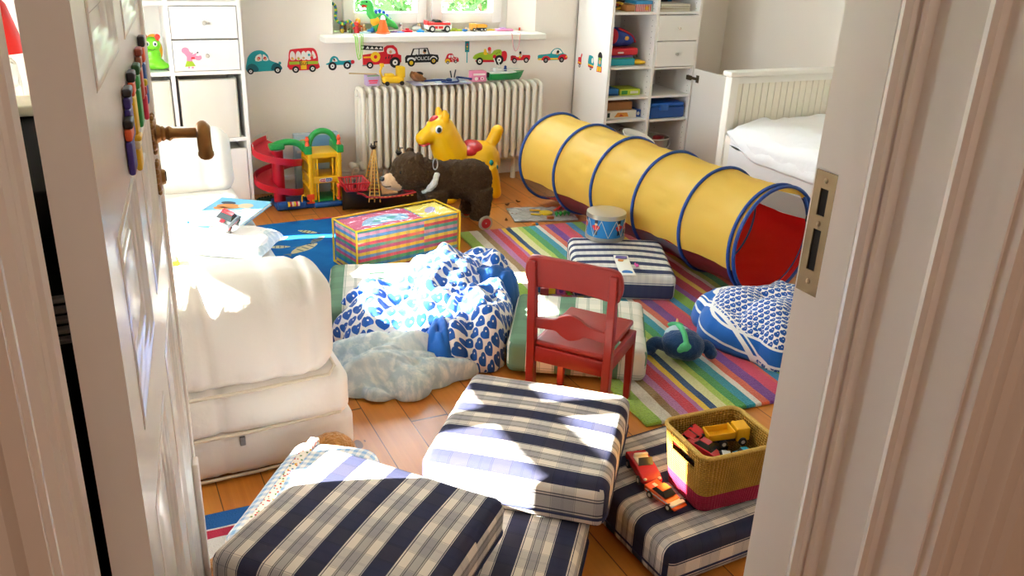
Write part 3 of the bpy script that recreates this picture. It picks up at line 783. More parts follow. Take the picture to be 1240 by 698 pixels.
for s in HS:
    quick('hoop', M_BLUE, lambda b: b.tube([tp(s, 2*pi*k/56) for k in range(56)], .0075, 8, closed=True), tun)
def strap(b):
    P = catmull([tp(TL_+.014, radians(52), TRr-.012), tp(TL_+.02, radians(30), TRr-.03), tp(TL_+.015, radians(10), TRr-.045), tp(TL_+.02, radians(-4), TRr-.04)], 4, False)
    w = Vector((.0, .0, 0)); vs = []
    for p in P: vs += [p-RTV*.009, p+RTV*.009]
    b.add(vs, [(2*i, 2*i+1, 2*i+3, 2*i+2) for i in range(len(P)-1)])
so = quick('strap', M_BLUE, strap, tun); sm = so.modifiers.new('t', 'SOLIDIFY'); sm.thickness = .003
quick('buckle', plastic('#15151a'), lambda b: b.rbox(*(tp(TL_+.016, radians(22), TRr-.036)-Vector((.012, .006, .012))), *(tp(TL_+.016, radians(22), TRr-.036)+Vector((.012, .006, .014))), .004), tun)
quick('buckle', plastic('#15151a'), lambda b: (b.rbox(*(tp(TL_+.02, radians(-6), TRr-.04)-Vector((.010, .005, .014))), *(tp(TL_+.02, radians(-6), TRr-.04)+Vector((.012, .005, .008))), .004)), tun)

# ------------------------------------------------------------------ red wooden chair
M_CH = mat('red_painted_wood', '#8a160f', .38, spec=.45, var=.10, vscale=14, bump=.06, bscale=30)
ch = thing('child_chair', 'red painted wooden child chair standing before the green plaid cushion', 'chair', (1.195, 1.975, 0), atan2(-.77, .63))
def post(b, s):
    P = [(s*.118, .004, 0), (s*.119, .002, .14), (s*.120, 0, .27), (s*.121, -.008, .40), (s*.122, -.018, .535)]
    for i in range(len(P)-1):
        pass
    vs = []; fs = []
    for i, (x, y, z) in enumerate(P):
        w = .0125 if i < 4 else .011; d = .015 if i < 4 else .010
        vs += [(x-w, y-d, z), (x+w, y-d, z), (x+w, y+d, z), (x-w, y+d, z)]
    for i in range(len(P)-1):
        a = 4*i
        for k in range(4): fs.append((a+k, a+(k+1) % 4, a+4+(k+1) % 4, a+4+k))
    fs.append((0, 3, 2, 1)); fs.append(tuple(4*(len(P)-1)+k for k in range(4))); b.add(vs, fs)
for s in (-1, 1):
    o = quick('back_post', M_CH, lambda b: post(b, s), ch, smooth=False); bv = o.modifiers.new('b', 'BEVEL'); bv.width = .003; bv.segments = 2
for s in (-1, 1):
    o = quick('leg', M_CH, lambda b: b.add([(s*.112-.013, .238, .255), (s*.112+.013, .238, .255), (s*.112+.013, .264, .255), (s*.112-.013, .264, .255)]+[(s*.115+dx_, dy_, .0148 if s > 0 else 0) for dx_, dy_ in ((-.010, .245), (.010, .245), (.010, .265), (-.010, .265))], [(0,1,2,3),(4,7,6,5),(0,4,5,1),(1,5,6,2),(2,6,7,3),(3,7,4,0)]), ch, smooth=False)
    bv = o.modifiers.new('b', 'BEVEL'); bv.width = .003; bv.segments = 2
quick('seat', M_CH, lambda b: b.rbox(-.108, -.004, .262, .108, .282, .280, .007, 3), ch)
def apron(b):
    b.rbox(-.106, -.010, .212, .106, .006, .262, .003, 1); b.rbox(-.106, .244, .212, .106, .258, .262, .003, 1)
    for s in (-1, 1): b.rbox(s*.118-.007, .01, .216, s*.118+.007, .245, .262, .003, 1)
quick('apron', M_CH, apron, ch, angle=30)
def shape(pts, y0, y1, b, n=5):
    P = [(p[0], p[1]) for p in catmull([(x, z, 0) for x, z in pts], n)]
    b.M = Matrix(((1, 0, 0, 0), (0, 0, 1, 0), (0, 1, 0, 0), (0, 0, 0, 1))) @ Matrix.Identity(4)
    b.prism(P, y0, y1); b.M = Matrix.Identity(4)
o = quick('top_rail', M_CH, lambda b: shape([(-.142, .468), (-.148, .50), (-.140, .535), (-.12, .549), (-.06, .550), (0, .551), (.06, .550), (.12, .549), (.140, .535), (.148, .50), (.142, .468), (.128, .450), (.06, .456), (0, .458), (-.06, .456), (-.128, .450)], -.006, .011, b), ch, angle=50)
o.rotation_euler = (radians(5), 0, 0); o.location = (0, .034, .002); bv = o.modifiers.new('b', 'BEVEL'); bv.width = .004; bv.segments = 2; bv.limit_method = 'ANGLE'
o = quick('back_slat', M_CH, lambda b: shape([(-.112, .352), (-.08, .356), (-.05, .362), (-.028, .376), (0, .384), (.028, .376), (.05, .362), (.08, .356), (.112, .352), (.112, .336), (.112, .322), (.07, .324), (.045, .325), (.028, .314), (0, .304), (-.028, .314), (-.045, .325), (-.07, .324), (-.112, .322), (-.112, .336)], -.010, .004, b, 4), ch, angle=50)
bv = o.modifiers.new('b', 'BEVEL'); bv.width = .002; bv.segments = 2; bv.limit_method = 'ANGLE'

# ------------------------------------------------------------------ bag of foam mats
bagm = thing('foam_mat_bag', 'clear zipped bag packed with colourful foam puzzle mats, yellow edging', 'storage bag', (.915, 3.550, .0115), radians(13))
def layers():
    x, y, z = coords('Object')
    st = ['#c8324a','#e8c23c','#2a8ac0','#3aa878','#d84a78','#5a9ad0','#eacb40','#b04a90','#2f9a8a','#d8405a','#e6c840','#3a86c8','#d890b0','#3aa090']
    c1 = ramp(z/.2, [(i/14, c) for i, c in enumerate(st)])
    c2 = ramp(z/.2, [(i/14, c) for i, c in enumerate(st[3:]+st[:3])])
    c = mix((x > .34), c1, c2)
    tooth = (fr((x+y)/.050) < .40)
    return mix(tooth*.42, c, mix(.55, c, '#20283c'))
M_FOAM = mat('foam_layers', rough=.5, spec=.4, fn=layers)
quick('foam_stack', M_FOAM, lambda b: b.rbox(.004, -.196, .006, .524, -.004, .192, .01, 2), bagm)
def ftop(b):
    cols = [0, 1, 2, 3, 4]
    def tile(x0, y0, x1, y1, mi):
        P = []
        for (a, c, n, ax) in (((x0, y0), (x1, y0), 7, 1), ((x1, y0), (x1, y1), 5, 0), ((x1, y1), (x0, y1), 7, 1), ((x0, y1), (x0, y0), 5, 0)):
            for k in range(n*2):
                t = k/(n*2); d = .007 if k % 2 else 0
                P.append((a[0]+(c[0]-a[0])*t+(d if ax == 0 else 0), a[1]+(c[1]-a[1])*t+(d if ax == 1 else 0)))
        b.prism(P, .1915, .194+mi*.0004, mi)
    tile(.012, -.178, .34, -.012, 0); tile(.35, -.178, .518, -.012, 1)
    P = catmull([(.07,-.13,0),(.12,-.15,0),(.2,-.14,0),(.28,-.15,0),(.31,-.10,0),(.27,-.06,0),(.19,-.05,0),(.12,-.07,0)], 4); b.prism([(p.x, p.y) for p in P], .194, .1952, 2)
    P = catmull([(.13,-.11,0),(.18,-.12,0),(.24,-.11,0),(.25,-.09,0),(.19,-.08,0)], 4); b.prism([(p.x, p.y) for p in P], .1945, .1958, 3)
    P = catmull([(.40,-.12,0),(.43,-.13,0),(.47,-.09,0),(.46,-.06,0),(.42,-.08,0)], 4); b.prism([(p.x, p.y) for p in P], .194, .1956, 4)
quick('top_mat', [flat('#c23a6c'), flat('#e6d052'), flat('#7aa8cc'), flat('#2f9a9a'), flat('#a89ac8')], ftop, bagm, smooth=False)
def clearmat():
    m = bpy.data.materials.new('clear_vinyl'); m.use_nodes = True; t = m.node_tree; t.nodes.clear(); S.T = t
    o = t.nodes.new('ShaderNodeOutputMaterial'); a = t.nodes.new('ShaderNodeBsdfTransparent'); g = t.nodes.new('ShaderNodeBsdfGlossy')
    g.inputs['Roughness'].default_value = .12; x = t.nodes.new('ShaderNodeMixShader'); x.inputs[0].default_value = .10
    bn = t.nodes.new('ShaderNodeBump'); bn.inputs['Strength'].default_value = .6; bn.inputs['Distance'].default_value = .02; t.links.new(nz(18, 3).k, bn.inputs['Height']); t.links.new(bn.outputs[0], g.inputs['Normal'])
    t.links.new(a.outputs[0], x.inputs[1]); t.links.new(g.outputs[0], x.inputs[2]); t.links.new(x.outputs[0], o.inputs[0]); return m
M_VINYL = clearmat()
quick('vinyl_cover', M_VINYL, lambda b: b.rbox(-.002, -.203, .001, .530, .003, .200, .012, 3, seg=(12, 6, 6), warp=lambda p: (p[0], p[1], p[2]+.003*noise.noise(Vector((p[0]*14, p[1]*14, 1))))), bagm)
M_YP = plastic('#e9c31c')
def ypipe(b):
    for z in (.201, .006):
        b.tube([(0, -.202, z), (.528, -.202, z), (.528, .002, z), (0, .002, z)], .0042, 6, closed=True)
    for x, y in ((0, -.202), (.528, -.202), (.528, .002), (0, .002)): b.tube([(x, y, .005), (x, y, .201)], .0042, 6)
quick('edge_piping', M_YP, ypipe, bagm)

# ------------------------------------------------------------------ toy bear on wheels
M_FUR = mat('dark_brown_plush', '#42301f', .95, spec=.05, var=.3, vscale=40, bump=.9, bscale=130, bdetail=5, sheen=.05)
M_MUZ = mat('tan_plush', '#c8a480', .95, spec=.1, var=.1, vscale=30, bump=.5, bscale=120, sheen=.3)
M_WPL = mat('white_plush', '#cfc8c0', .95, spec=.1, var=.1, vscale=30, bump=.8, bscale=110, sheen=.3)
bear = thing('toy_bear', 'dark brown plush bear on red wheels standing behind the foam mat bag', 'toy bear', (1.605, 3.86, .0), pi+radians(3))
def bearf(b):
    b.ell((-.09, 0, .235), (.115, .098, .105)); b.ell((0, 0, .245), (.12, .092, .098)); b.ell((.10, 0, .255), (.10, .09, .095))
    b.ell((.17, 0, .285), (.085, .078, .085)); b.ell((.232, 0, .308), (.094, .092, .090)); b.ell((.280, 0, .285), (.055, .066, .058))
    for s in (-1, 1):
        b.ell((.21, s*.058, .388), (.020, .024, .024)); 
        b.tube([(.115, s*.055, .22), (.12, s*.06, .13), (.125, s*.062, .065)], [.058, .046, .042], 14)
        b.tube([(-.115, s*.055, .20), (-.125, s*.06, .13), (-.12, s*.062, .065)], [.068, .052, .045], 14)
        b.ell((.135, s*.062, .065), (.05, .042, .028)); b.ell((-.11, s*.062, .065), (.05, .044, .028))
q = MB(); bearf(q); blob(q, .007, 5, disp=.006, dscale=75).build('body', M_FUR, bear, angle=180)
q = MB(); q.ell((.325, 0, .268), (.052, .046, .040)); q.ell((.30, 0, .262), (.05, .05, .042)); mz = blob(q, .006, 4, .002, 80).build('muzzle', M_MUZ, bear, angle=180)
quick('nose', plastic('#17120f', .3), lambda b: b.ell((.374, 0, .285), (.012, .018, .012)), bear)
quick('mouth', mat('dark_thread', '#2a1c14', .9), lambda b: b.tube(catmull([(.345, .038, .256), (.366, .018, .250), (.372, 0, .256), (.366, -.018, .250), (.345, -.038, .256)], 4, False), .003, 6), mz)
for s in (-1, 1): quick('eye', plastic('#120d0a', .15), lambda b: b.ell((.300, s*.054, .322), .008), bear)
def collar(b):
    for s in (-1, 1):
        P = catmull([(.128, s*.080, .315), (.138, s*.088, .285), (.152, s*.082, .25), (.170, s*.055, .222), (.180, s*.03, .21)], 4, False)
        b.tube(P, [.009]+[.014]*5+[.017]*5+[.013]*(len(P)-11), 10)
q = MB(); collar(q); blob(q, .006, 3, .005, 80).build('chest_patch', M_WPL, bear, angle=180)
M_MET = mat('bright_metal', '#b8b8b4', .3, metal=.9)
quick('pull_ring', M_MET, lambda b: b.tube([(.135+.012*cos(2*pi*k/24), .075, .352+.026*sin(2*pi*k/24)) for k in range(24)], .003, 8, closed=True), bear)
M_WHR = plastic('#b0182a', .4); M_RUB = mat('pale_rubber', '#a89a8c', .7)
for x in (.125, -.125):
    ax_ = quick('axle', M_MET, lambda b: b.tube([(x, -.115, .037), (x, .115, .037)], .004, 8), bear)
    for s in (-1, 1):
        quick('axle_bracket', M_MET, lambda b: b.rbox(x-.006, s*.062-.004, .034, x+.006, s*.062+.004, .06, .002, 1), ax_)
        w_ = quick('wheel', M_WHR, lambda b: (setattr(b, 'M', TR(x, s*.108, .037, rx=pi/2)), b.lathe([(0, -.006), (.012, -.009), (.026, -.007), (.027, .007), (.012, .009), (0, .006)], 24)), bear)
        quick('tyre', M_RUB, lambda b: (setattr(b, 'M', TR(x, s*.108, .037, rx=pi/2)), b.lathe([(.026, -.009), (.034, -.009), (.037, -.005), (.037, .005), (.034, .009), (.026, .009), (.026, -.009)], 28)), w_)

# ------------------------------------------------------------------ yellow hopping horse
M_HY = mat('yellow_vinyl', '#eab20a', .32, spec=.5)
horse = thing('hopping_horse', 'yellow inflatable hopping horse with red saddle in front of the radiator', 'toy horse', (1.86, 4.30, 0), pi+radians(2))
def hf(b):
    b.ell((-.075, 0, .205), (.125, .108, .112)); b.ell((.0, 0, .195), (.12, .10, .095)); b.ell((.085, 0, .215), (.098, .095, .105))
    b.tube([(.085, 0, .24), (.125, 0, .32), (.15, 0, .385)], [.098, .088, .078], 18)
    b.ell((.158, 0, .392), (.082, .074, .074)); b.tube([(.18, 0, .385), (.235, 0, .362), (.258, 0, .352)], [.056, .046, .040], 16); b.ell((.26, 0, .352), (.036, .044, .036))
    for s in (-1, 1):
        b.tube([(.145, s*.035, .43), (.146, s*.042, .475), (.155, s*.044, .505)], [.020, .024, .010], 10)
        b.tube([(.095, s*.06, .18), (.115, s*.07, .09), (.12, s*.072, .035)], [.056, .038, .036], 14); b.ell((.124, s*.074, .034), (.040, .036, .034))
        b.tube([(-.09, s*.06, .18), (-.13, s*.072, .09), (-.145, s*.074, .035)], [.066, .042, .034], 14); b.ell((-.145, s*.074, .034), (.036, .034, .034))
    b.tube([(-.135, 0, .28), (-.165, 0, .325), (-.182, 0, .36)], [.030, .036, .034], 14); b.ell((-.186, 0, .365), (.034, .034, .032))
q = MB(); hf(q); blob(q, .006, 10).build('body', M_HY, horse, angle=180)
q = MB(); q.ell((.005, 0, .268), (.068, .084, .034)); q.ell((-.035, 0, .288), (.055, .080, .034)); blob(q, .005, 5).build('saddle', mat('red_vinyl', '#b3151e', .35), horse, angle=180)
quick('forelock', mat('red_vinyl'), lambda b: b.ell((.194, 0, .450), (.028, .024, .016), rot=Matrix.Rotation(radians(35), 3, 'Y')), horse)
for s in (-1, 1):
    e = quick('eye', plastic('#f0eee8', .2), lambda b: b.ell((.192, s*.062, .408), (.021, .012, .022)), horse)
    p_ = quick('pupil', plastic('#2b3c48', .15), lambda b: b.ell((.195, s*.0715, .408), (.013, .005, .014)), e)
    for x, z in ((-.10, .215), (-.135, .185)):
        quick('hip_spot', plastic('#0f8a8a'), lambda b: b.ell((x, s*(.100 if x > -.12 else .093), z), (.014, .012, .016)), horse)
quick('mouth', mat('red_vinyl'), lambda b: b.tube(catmull([(.235, .040, .332), (.262, .030, .320), (.276, 0, .322), (.262, -.030, .320), (.235, -.040, .332)], 4, False), .006, 8), horse)

# ------------------------------------------------------------------ toy garage with spiral ramp
gar = thing('toy_garage', 'toy garage with yellow tower, green bridge and red spiral ramp', 'toy garage', (1.03, 4.46, 0))
PR, PG, PY, PB, PO = plastic('#b8142a'), plastic('#178a3c'), plastic('#eab516'), plastic('#1450a0'), plastic('#e8502a')
quick('base', PB, lambda b: (b.rbox(-.19, -.085, 0, .165, .075, .030, .012, 3), b.rbox(.0, -.10, 0, .165, -.02, .030, .014, 3), b.rbox(-.185, -.095, .006, -.04, -.06, .046, .008, 2)), gar)
quick('roller', [plastic('#e8c81c'), flat('#c8325a'), flat('#e8e0d8')], lambda b: [b.tube([(-.135+.010*k, -.094, .036), (-.126+.010*k, -.094, .036)], .013, 14, mi=k % 3) for k in range(6)], gar)
def tower(b):
    for x in (-.005, .145):
        for y in (-.075, .065): b.tube([(x, y, .028), (x, y, .285)], .013, 12)
    for z in (.045, .11, .175, .24):
        for x in (-.005, .145): b.rbox(x-.016, -.078, z-.005, x+.016, .068, z+.005, .004, 1)
    b.rbox(-.01, -.083, .262, .15, .073, .290, .006, 2); b.rbox(-.008, -.081, .128, .148, .071, .165, .005, 2)
    b.rbox(.026, -.083, .168, .034, -.074, .26, .003, 1); b.rbox(.106, -.083, .168, .114, -.074, .26, .003, 1)
    b.rbox(.026, -.083, .03, .034, -.074, .13, .003, 1); b.rbox(.106, -.083, .03, .114, -.074, .13, .003, 1)
    for x in (.0, .13): b.box(x-.004, -.076, .03, x+.014 if x else x+.022, -.070, .262)
    b.box(-.008, .06, .20, .148, .068, .262); b.box(-.010, -.07, .03, -.004, .06, .262); b.box(.144, -.07, .03, .150, .06, .262)
quick('tower', PY, tower, gar, angle=30)
quick('tower_floor', PG, lambda b: b.rbox(.0, -.08, .030, .14, .066, .040, .004, 1), gar)
def gtop(b):
    for x in (-.012, .152): b.rbox(x-.018, -.085, .285, x+.018, .07, .325, .006, 2)
    P = [(.070+.070*cos(radians(a)), -.04, .318+.078*sin(radians(a))) for a in range(0, 181, 12)]
    b.tube(P, .015, 12)
    b.tube(catmull([(-.18, -.03, .327), (-.15, -.03, .340), (-.10, -.03, .346), (-.05, -.03, .333), (-.02, -.03, .300)], 5, False), .017, 12)
    b.rbox(-.20, -.06, .312, -.125, .0, .342, .010, 2)
quick('bridge_and_arch', PG, gtop, gar)
for x, y in ((-.012, -.055), (.152, -.055)):
    fg = quick('figure', PO, lambda b: (b.tube([(x, y, .322), (x, y, .345)], [.013, .008], 10), b.ell((x, y, .355), .011), b.ell((x, y, .368), (.008, .008, .006))), gar)
def ramp_(b):
    cx, cy = -.155, 0; n = 70; vs = []; fs = []
    prof = [(.028, .0), (.034, .006), (.05, .008), (.112, .008), (.118, .030), (.126, .030), (.124, -.004), (.05, -.010), (.028, -.010)]
    for i in range(n+1):
        a = radians(105+i*(620/n)); z = .325-.155*(i*(620/n))/360
        for r, dz in prof: vs.append((cx+r*cos(a), cy+r*sin(a)*.9, max(z+dz, .03)))
    m = len(prof)
    for i in range(n):
        for k in range(m): fs.append((i*m+k, (i+1)*m+k, (i+1)*m+(k+1) % m, i*m+(k+1) % m))
    fs.append(tuple(range(m))); fs.append(tuple(n*m+k for k in range(m))[::-1]); b.add(vs, fs)
    b.tube([(cx, cy, .02), (cx, cy, .30)], .030, 18)
quick('spiral_ramp', PR, ramp_, gar, angle=45)
quick('guard_rail', mat('milky_plastic', '#d8d0c8', .4, alpha=.75), lambda b: b.add([(-.155+.122*cos(radians(a)), .11*sin(radians(a)), z) for a in range(100, 200, 10) for z in ((.335 if a < 190 else .32), .375-(a-100)*.0004)], [(2*i, 2*i+1, 2*i+3, 2*i+2) for i in range(9)]), gar)
quick('sign_post', PO, lambda b: (b.rbox(-.035, -.098, .03, .005, -.08, .036, .003, 1), b.rbox(-.034, -.094, .048, .006, -.084, .078, .008, 2), b.rbox(-.02, -.092, .03, -.008, -.085, .05, .002, 1)), gar)
quick('fuel_hose', PY, lambda b: b.tube(catmull([(-.06, -.09, .03), (-.06, -.092, .07), (-.05, -.092, .078), (-.045, -.092, .07)], 4, False), .004, 8), gar)
quick('lift_handle', PO, lambda b: (b.tube([(.135, -.09, .05), (.137, -.09, .105)], .007, 10), b.ell((.137, -.09, .112), (.015, .010, .014)), b.ell((.134, -.09, .046), (.013, .010, .010))), gar)
def lg(b):
    b.M = TR(.07, -.084, .147, rx=pi/2)
    P = catmull([(-.032, -.004, 0), (-.03, .008, 0), (0, .010, 0), (.03, .011, 0), (.033, -.002, 0), (.02, -.010, 0), (-.022, -.010, 0)], 3); b.prism([(p.x, p.y) for p in P], 0, .003, 0)
    b.prism([(-.030, -.007), (-.004, -.009), (-.004, .008), (-.028, .006)], .003, .0038, 1); b.prism([(0, -.008), (.028, -.006), (.029, .007), (0, .009)], .003, .0038, 2)
    for k in range(5): b.prism([(-.024+.010*k, -.003), (-.018+.010*k, -.003), (-.018+.010*k, .003), (-.024+.010*k, .003)], .0038, .0044, 0)
quick('logo_plate', [flat('#e8e4dc'), flat('#c0283c'), flat('#2a4a9a')], lg, gar, smooth=False)

# ------------------------------------------------------------------ toy pirate ship
ship = thing('toy_ship', 'black toy pirate ship with wooden masts and a red cage beside the toy garage', 'toy ship', (1.392, 4.285, 0), radians(-2))
M_BLK = plastic('#17140f', .4); M_WOODT = mat('toy_mast_wood', '#8a5a34', .6, var=.1, vscale=40); M_TANP = plastic('#dca84a'); M_CRATE = plastic('#d8a870')
def hull(b):
    n = 24; sec = 7; vs = []; fs = []
    for i in range(n+1):
        t = i/n*2-1; x = t*.232; w = .070*(1-abs(t)**3.0)**.5+.004; zt = .070+.035*t*t+(.02 if t < -.55 else 0)
        for k in range(sec):
            u = k/(sec-1); a = u*pi; vs.append((x, -w*cos(a)*(1-.0*u), zt-(zt-.002)*sin(a)**.6 if 0 < k < sec-1 else zt))
    for i in range(n):
        for k in range(sec-1): a = i*sec+k; fs.append((a, a+sec, a+sec+1, a+1))
        fs.append((i*sec, i*sec+sec-1, (i+1)*sec+sec-1, (i+1)*sec))
    fs.append(tuple(range(sec))); fs.append(tuple(n*sec+k for k in range(sec))[::-1]); b.add(vs, fs)
quick('hull', M_BLK, hull, ship, angle=50)
def rails(b):
    for s in (-1, 1):
        P = []
        for i in range(17):
            t = -.72+i*1.66/16; P.append((t*.232, s*(.071*(1-abs(t)**3.0)**.5+.003), .074+.035*t*t+(.0 if t > -.55 else .012)))
        b.tube(P, .006, 6)
quick('rail', plastic('#a8202a'), rails, ship)
quick('rail_trim', M_TANP, lambda b: [b.box(-.10+.024*k, -.0785, .073, -.088+.024*k, -.076, .079) for k in range(10)], ship, smooth=False)
for x, h in ((-.062, .325), (.075, .285)):
    m_ = quick('mast', M_WOODT, lambda b: b.tube([(x, 0, .06), (x, 0, h)], [.009, .007], 10), ship)
    quick('crow_nest', M_BLK, lambda b: (b.tube([(x, 0, h-.01), (x, 0, h+.006)], [.010, .018], 12), b.rbox(x+.004, -.004, h, x+.010, .004, h+.03, .002, 1), b.rbox(x-.012, -.004, h, x-.007, .004, h+.02, .002, 1), b.rbox(x+.010, -.004, h+.024, x+.024, .004, h+.030, .002, 1)), m_)
def ladder(b, s):
    x = -.062; A = Vector((x-.048, s*.074, .055)); B = Vector((x+.012, s*.074, .050)); T = Vector((x, s*.008, .315))
    for P in (A, (A+B)/2, B): b.tube([P, T+(P-A)*.15], .0032, 5)
    for k in range(1, 15):
        t = k/15; p = A.lerp(T, t); q_ = B.lerp(T+(B-A)*.15, t); b.tube([p, q_], .0024, 5)
for s in (-1, 1): quick('rigging', M_TANP, lambda b: ladder(b, s), ship)
def cage(b):
    x0, x1 = -.222, -.115
    for z in (.118, .158):
        e = .0 if z < .13 else .012
        b.tube([(x0-e, -.055-e, z), (x1+e, -.055-e, z), (x1+e, .055+e, z), (x0-e, .055+e, z)], .0045, 6, closed=True)
    for i in range(9):
        t = i/8
        for y, e in ((-.055, -.012), (.055, .012)): xx = x0+(x1-x0)*t; b.tube([(xx, y, .118), (xx+(t-.5)*.024, y+e, .158)], .0028, 5)
    for i in range(7):
        y = -.055+.11*i/6
        for xx, e in ((x0, -.012), (x1, .012)): b.tube([(xx, y, .118), (xx+e, y*1.2, .158)], .0028, 5)
    b.box(x0, -.055, .112, x1, .055, .118)
quick('cage', plastic('#c41e2c'), cage, ship)
quick('cargo_hatch', M_CRATE, lambda b: (setattr(b, 'M', TR(.01, -.045, .082, rx=radians(62))), b.rbox(-.042, 0, -.004, .042, .076, .0, .002, 1), [b.box(-.042, .004+.0145*k, 0, .042, .012+.0145*k, .004) for k in range(5)], [b.box(x, 0, .001, x+.005, .076, .006) for x in (-.042, .037)]), ship, smooth=False)
quick('deck_cabin', plastic('#b01c28'), lambda b: b.rbox(.10, -.035, .075, .175, .035, .128, .006, 2), ship)
quick('pirate', plastic('#3a3430'), lambda b: (b.tube([(-.165, .0, .118), (-.165, 0, .148)], [.009, .007], 10), b.ell((-.165, 0, .156), .009)), ship)
# ------------------------------------------------------------------ heart bedding
def hearts(p, inv=False):
    def f():
        u, v = U()
        vv = v/p; row = fl(vv); odd = fr(row*.5)*2
        x = (fr(u/p+odd*.5)-.5)*2.42; y = (fr(vv)-.5)*2.42
        y = y*(1-odd*2*0) + .12
        q = x*x+y*y-1.0; h = (q*q*q - x*x*y*y*y) < 0
        hx = x-.36; hy = y-.40; hole = (hx*hx+hy*hy) < .028
        hm = h*(1-hole)
        n = nz(1, 2, comb(u*3, v*3)); blue = mix(n, '#17448f', '#2560b4')
        return mix(hm, '#e9e6e4', blue)
    return f
M_HEART = mat('blue_heart_cotton', rough=.9, spec=.12, fn=hearts(.052), sheen=.2, bump=.2, bscale=40)
M_HEARTS = mat('small_blue_heart_cotton', rough=.9, spec=.12, fn=hearts(.026), sheen=.2, bump=.2, bscale=40)
M_SOLID = mat('plain_blue_cotton', '#1f5aa8', .9, spec=.12, var=.06, bump=.25, bscale=35, sheen=.2)
M_WLINE = mat('white_cotton', '#e9e6e4', .9)
def pale():
    u, v = U(); n = nz(1, 4, comb(u*34, v*34), .6); n2 = nz(1, 2, comb(u*7, v*7))
    f2 = S.op('MULTIPLY_ADD', n, 5.0, -2.2, clamp=True); c = mix(f2, '#b0c4ce', '#e0e5e4'); return mix(S.op('MULTIPLY_ADD', n2, 4.0, -2.0, clamp=True)*.5, c, '#dadbd4')
M_PALE = mat('pale_blue_floral_cotton', rough=.9, spec=.12, fn=pale, sheen=.2, bump=.2, bscale=40)
import numpy as np
def ridge_field(P, c, ext, seed, n, dirn, spread, amp, wid, length):
    """long soft cloth folds: each is a curved crest with a rounded profile"""
    rnd = random.Random(seed); X = np.array([(p[0], p[1]) for p in P]); Z = np.zeros(len(X))
    for k in range(n):
        a = dirn+rnd.gauss(0, spread); L = length*rnd.uniform(.6, 1.25); cur = rnd.uniform(-2.6, 2.6)
        x = c.x+rnd.uniform(-1, 1)*ext[0]*.85; y = c.y+rnd.uniform(-1, 1)*ext[1]*.85
        pts = []; m = 12; aa = a-cur*L/2; x -= cos(a)*L/2; y -= sin(a)*L/2
        for i in range(m+1): pts.append((x, y)); x += cos(aa)*L/m; y += sin(aa)*L/m; aa += cur*L/m
        pts = np.array(pts); d = np.full(len(X), 9.0); t = np.zeros(len(X))
        for i in range(m):
            A, B = pts[i], pts[i+1]; v = B-A; q = np.clip(((X-A)@v)/(v@v), 0, 1); dd = np.hypot(*(X-A-q[:, None]*v).T)
            k_ = dd < d; d[k_] = dd[k_]; t[k_] = (i+q[k_])/m
        w = wid*rnd.uniform(.7, 1.3)*(.55+.45*np.sin(np.pi*np.clip(t, 0.02, .98))); h = amp*rnd.uniform(.6, 1.2)*np.sin(np.pi*np.clip(t, .03, .97))**.5
        z = h*np.clip(1-(d/w)**2, 0, None)**.8
        Z = np.maximum(Z, z)+.25*np.minimum(Z, z)
    return Z
def lobe(b, outline, h, seed, z0=.003, nf=16, amp=.03, wid=.05, length=.3, spread=.45, dirn=0, rot=0, nr=38, na=130, mi=0, flat_=.62, hfun=None, f2=1.0):
    """puffy crumpled cloth heap over an outline"""
    P = catmull([(x, y, 0) for x, y in outline], 20); N = len(P); c = sum(P, Vector((0, 0, 0)))/N
    ext = (max(abs(p.x-c.x) for p in P), max(abs(p.y-c.y) for p in P))
    ring = [P[int(i*N/na) % N] for i in range(na)]; cs, sn_ = cos(rot), sin(rot); pos = []; prm = []
    for j in range(nr+1):
        s = j/nr; ph = s*pi/2*1.1
        rad = sin(min(ph, pi/2))**.80 * (1.0 if ph <= pi/2 else (1-.04*(ph-pi/2)/(pi*.05)))
        zz = max(0, cos(ph)) ** flat_ if ph < pi/2 else 0
        for i in range(na): q = c+(ring[i]-c)*rad; pos.append((q.x, q.y)); prm.append((s, zz))
    F = ridge_field(pos, c, ext, seed, nf, dirn, spread, amp, wid, length)
    F2 = ridge_field(pos, c, ext, seed+50, nf, dirn+1.2*f2, .6*f2, amp*.5, wid*.55, length*.6)
    vs = []; uv = []
    for (x, y), (s, zz), f1, f2 in zip(pos, prm, F, F2):
        hh = h*(hfun(x, y) if hfun else 1)
        fd = f1+f2*.7-amp*.45+.25*amp*noise.noise(Vector((x*9, y*9, seed)))
        z = z0+hh*zz+fd*(.45+.55*zz)*min(1, (1-s)*9+.12); lat = fd*(1-zz)*.9
        d = Vector((x-c.x, y-c.y, 0)); d = d.normalized() if d.length > 1e-5 else d
        vs.append((x+d.x*lat, y+d.y*lat, max(z, z0)))
        e = (1-zz)*hh*.9; ux, uy = x+d.x*e+f1*.5, y+d.y*e; uv.append((ux*cs-uy*sn_+5, ux*sn_+uy*cs+5))
    fs = []; uvs = []
    for j in range(nr):
        for i in range(na):
            i2 = (i+1) % na; f = (j*na+i, (j+1)*na+i, (j+1)*na+i2, j*na+i2); fs.append(f); uvs.append([uv[k] for k in f])
    s0 = len(b.f); b.add(vs, fs, mi, uvs); return s0, vs, fs
hd = MB()
lobe(hd, [(.70,2.80),(.74,2.66),(.88,2.555),(1.04,2.53),(1.16,2.62),(1.32,2.78),(1.37,2.92),(1.24,3.02),(1.08,3.0),(.93,2.92),(.80,2.90)], .235, 2, nf=20, amp=.050, wid=.055, length=.42, dirn=.55, rot=.5, flat_=.55, hfun=lambda x, y: .62+.38*min(1, max(0, (x-.72)/.45)), nr=50, na=190)
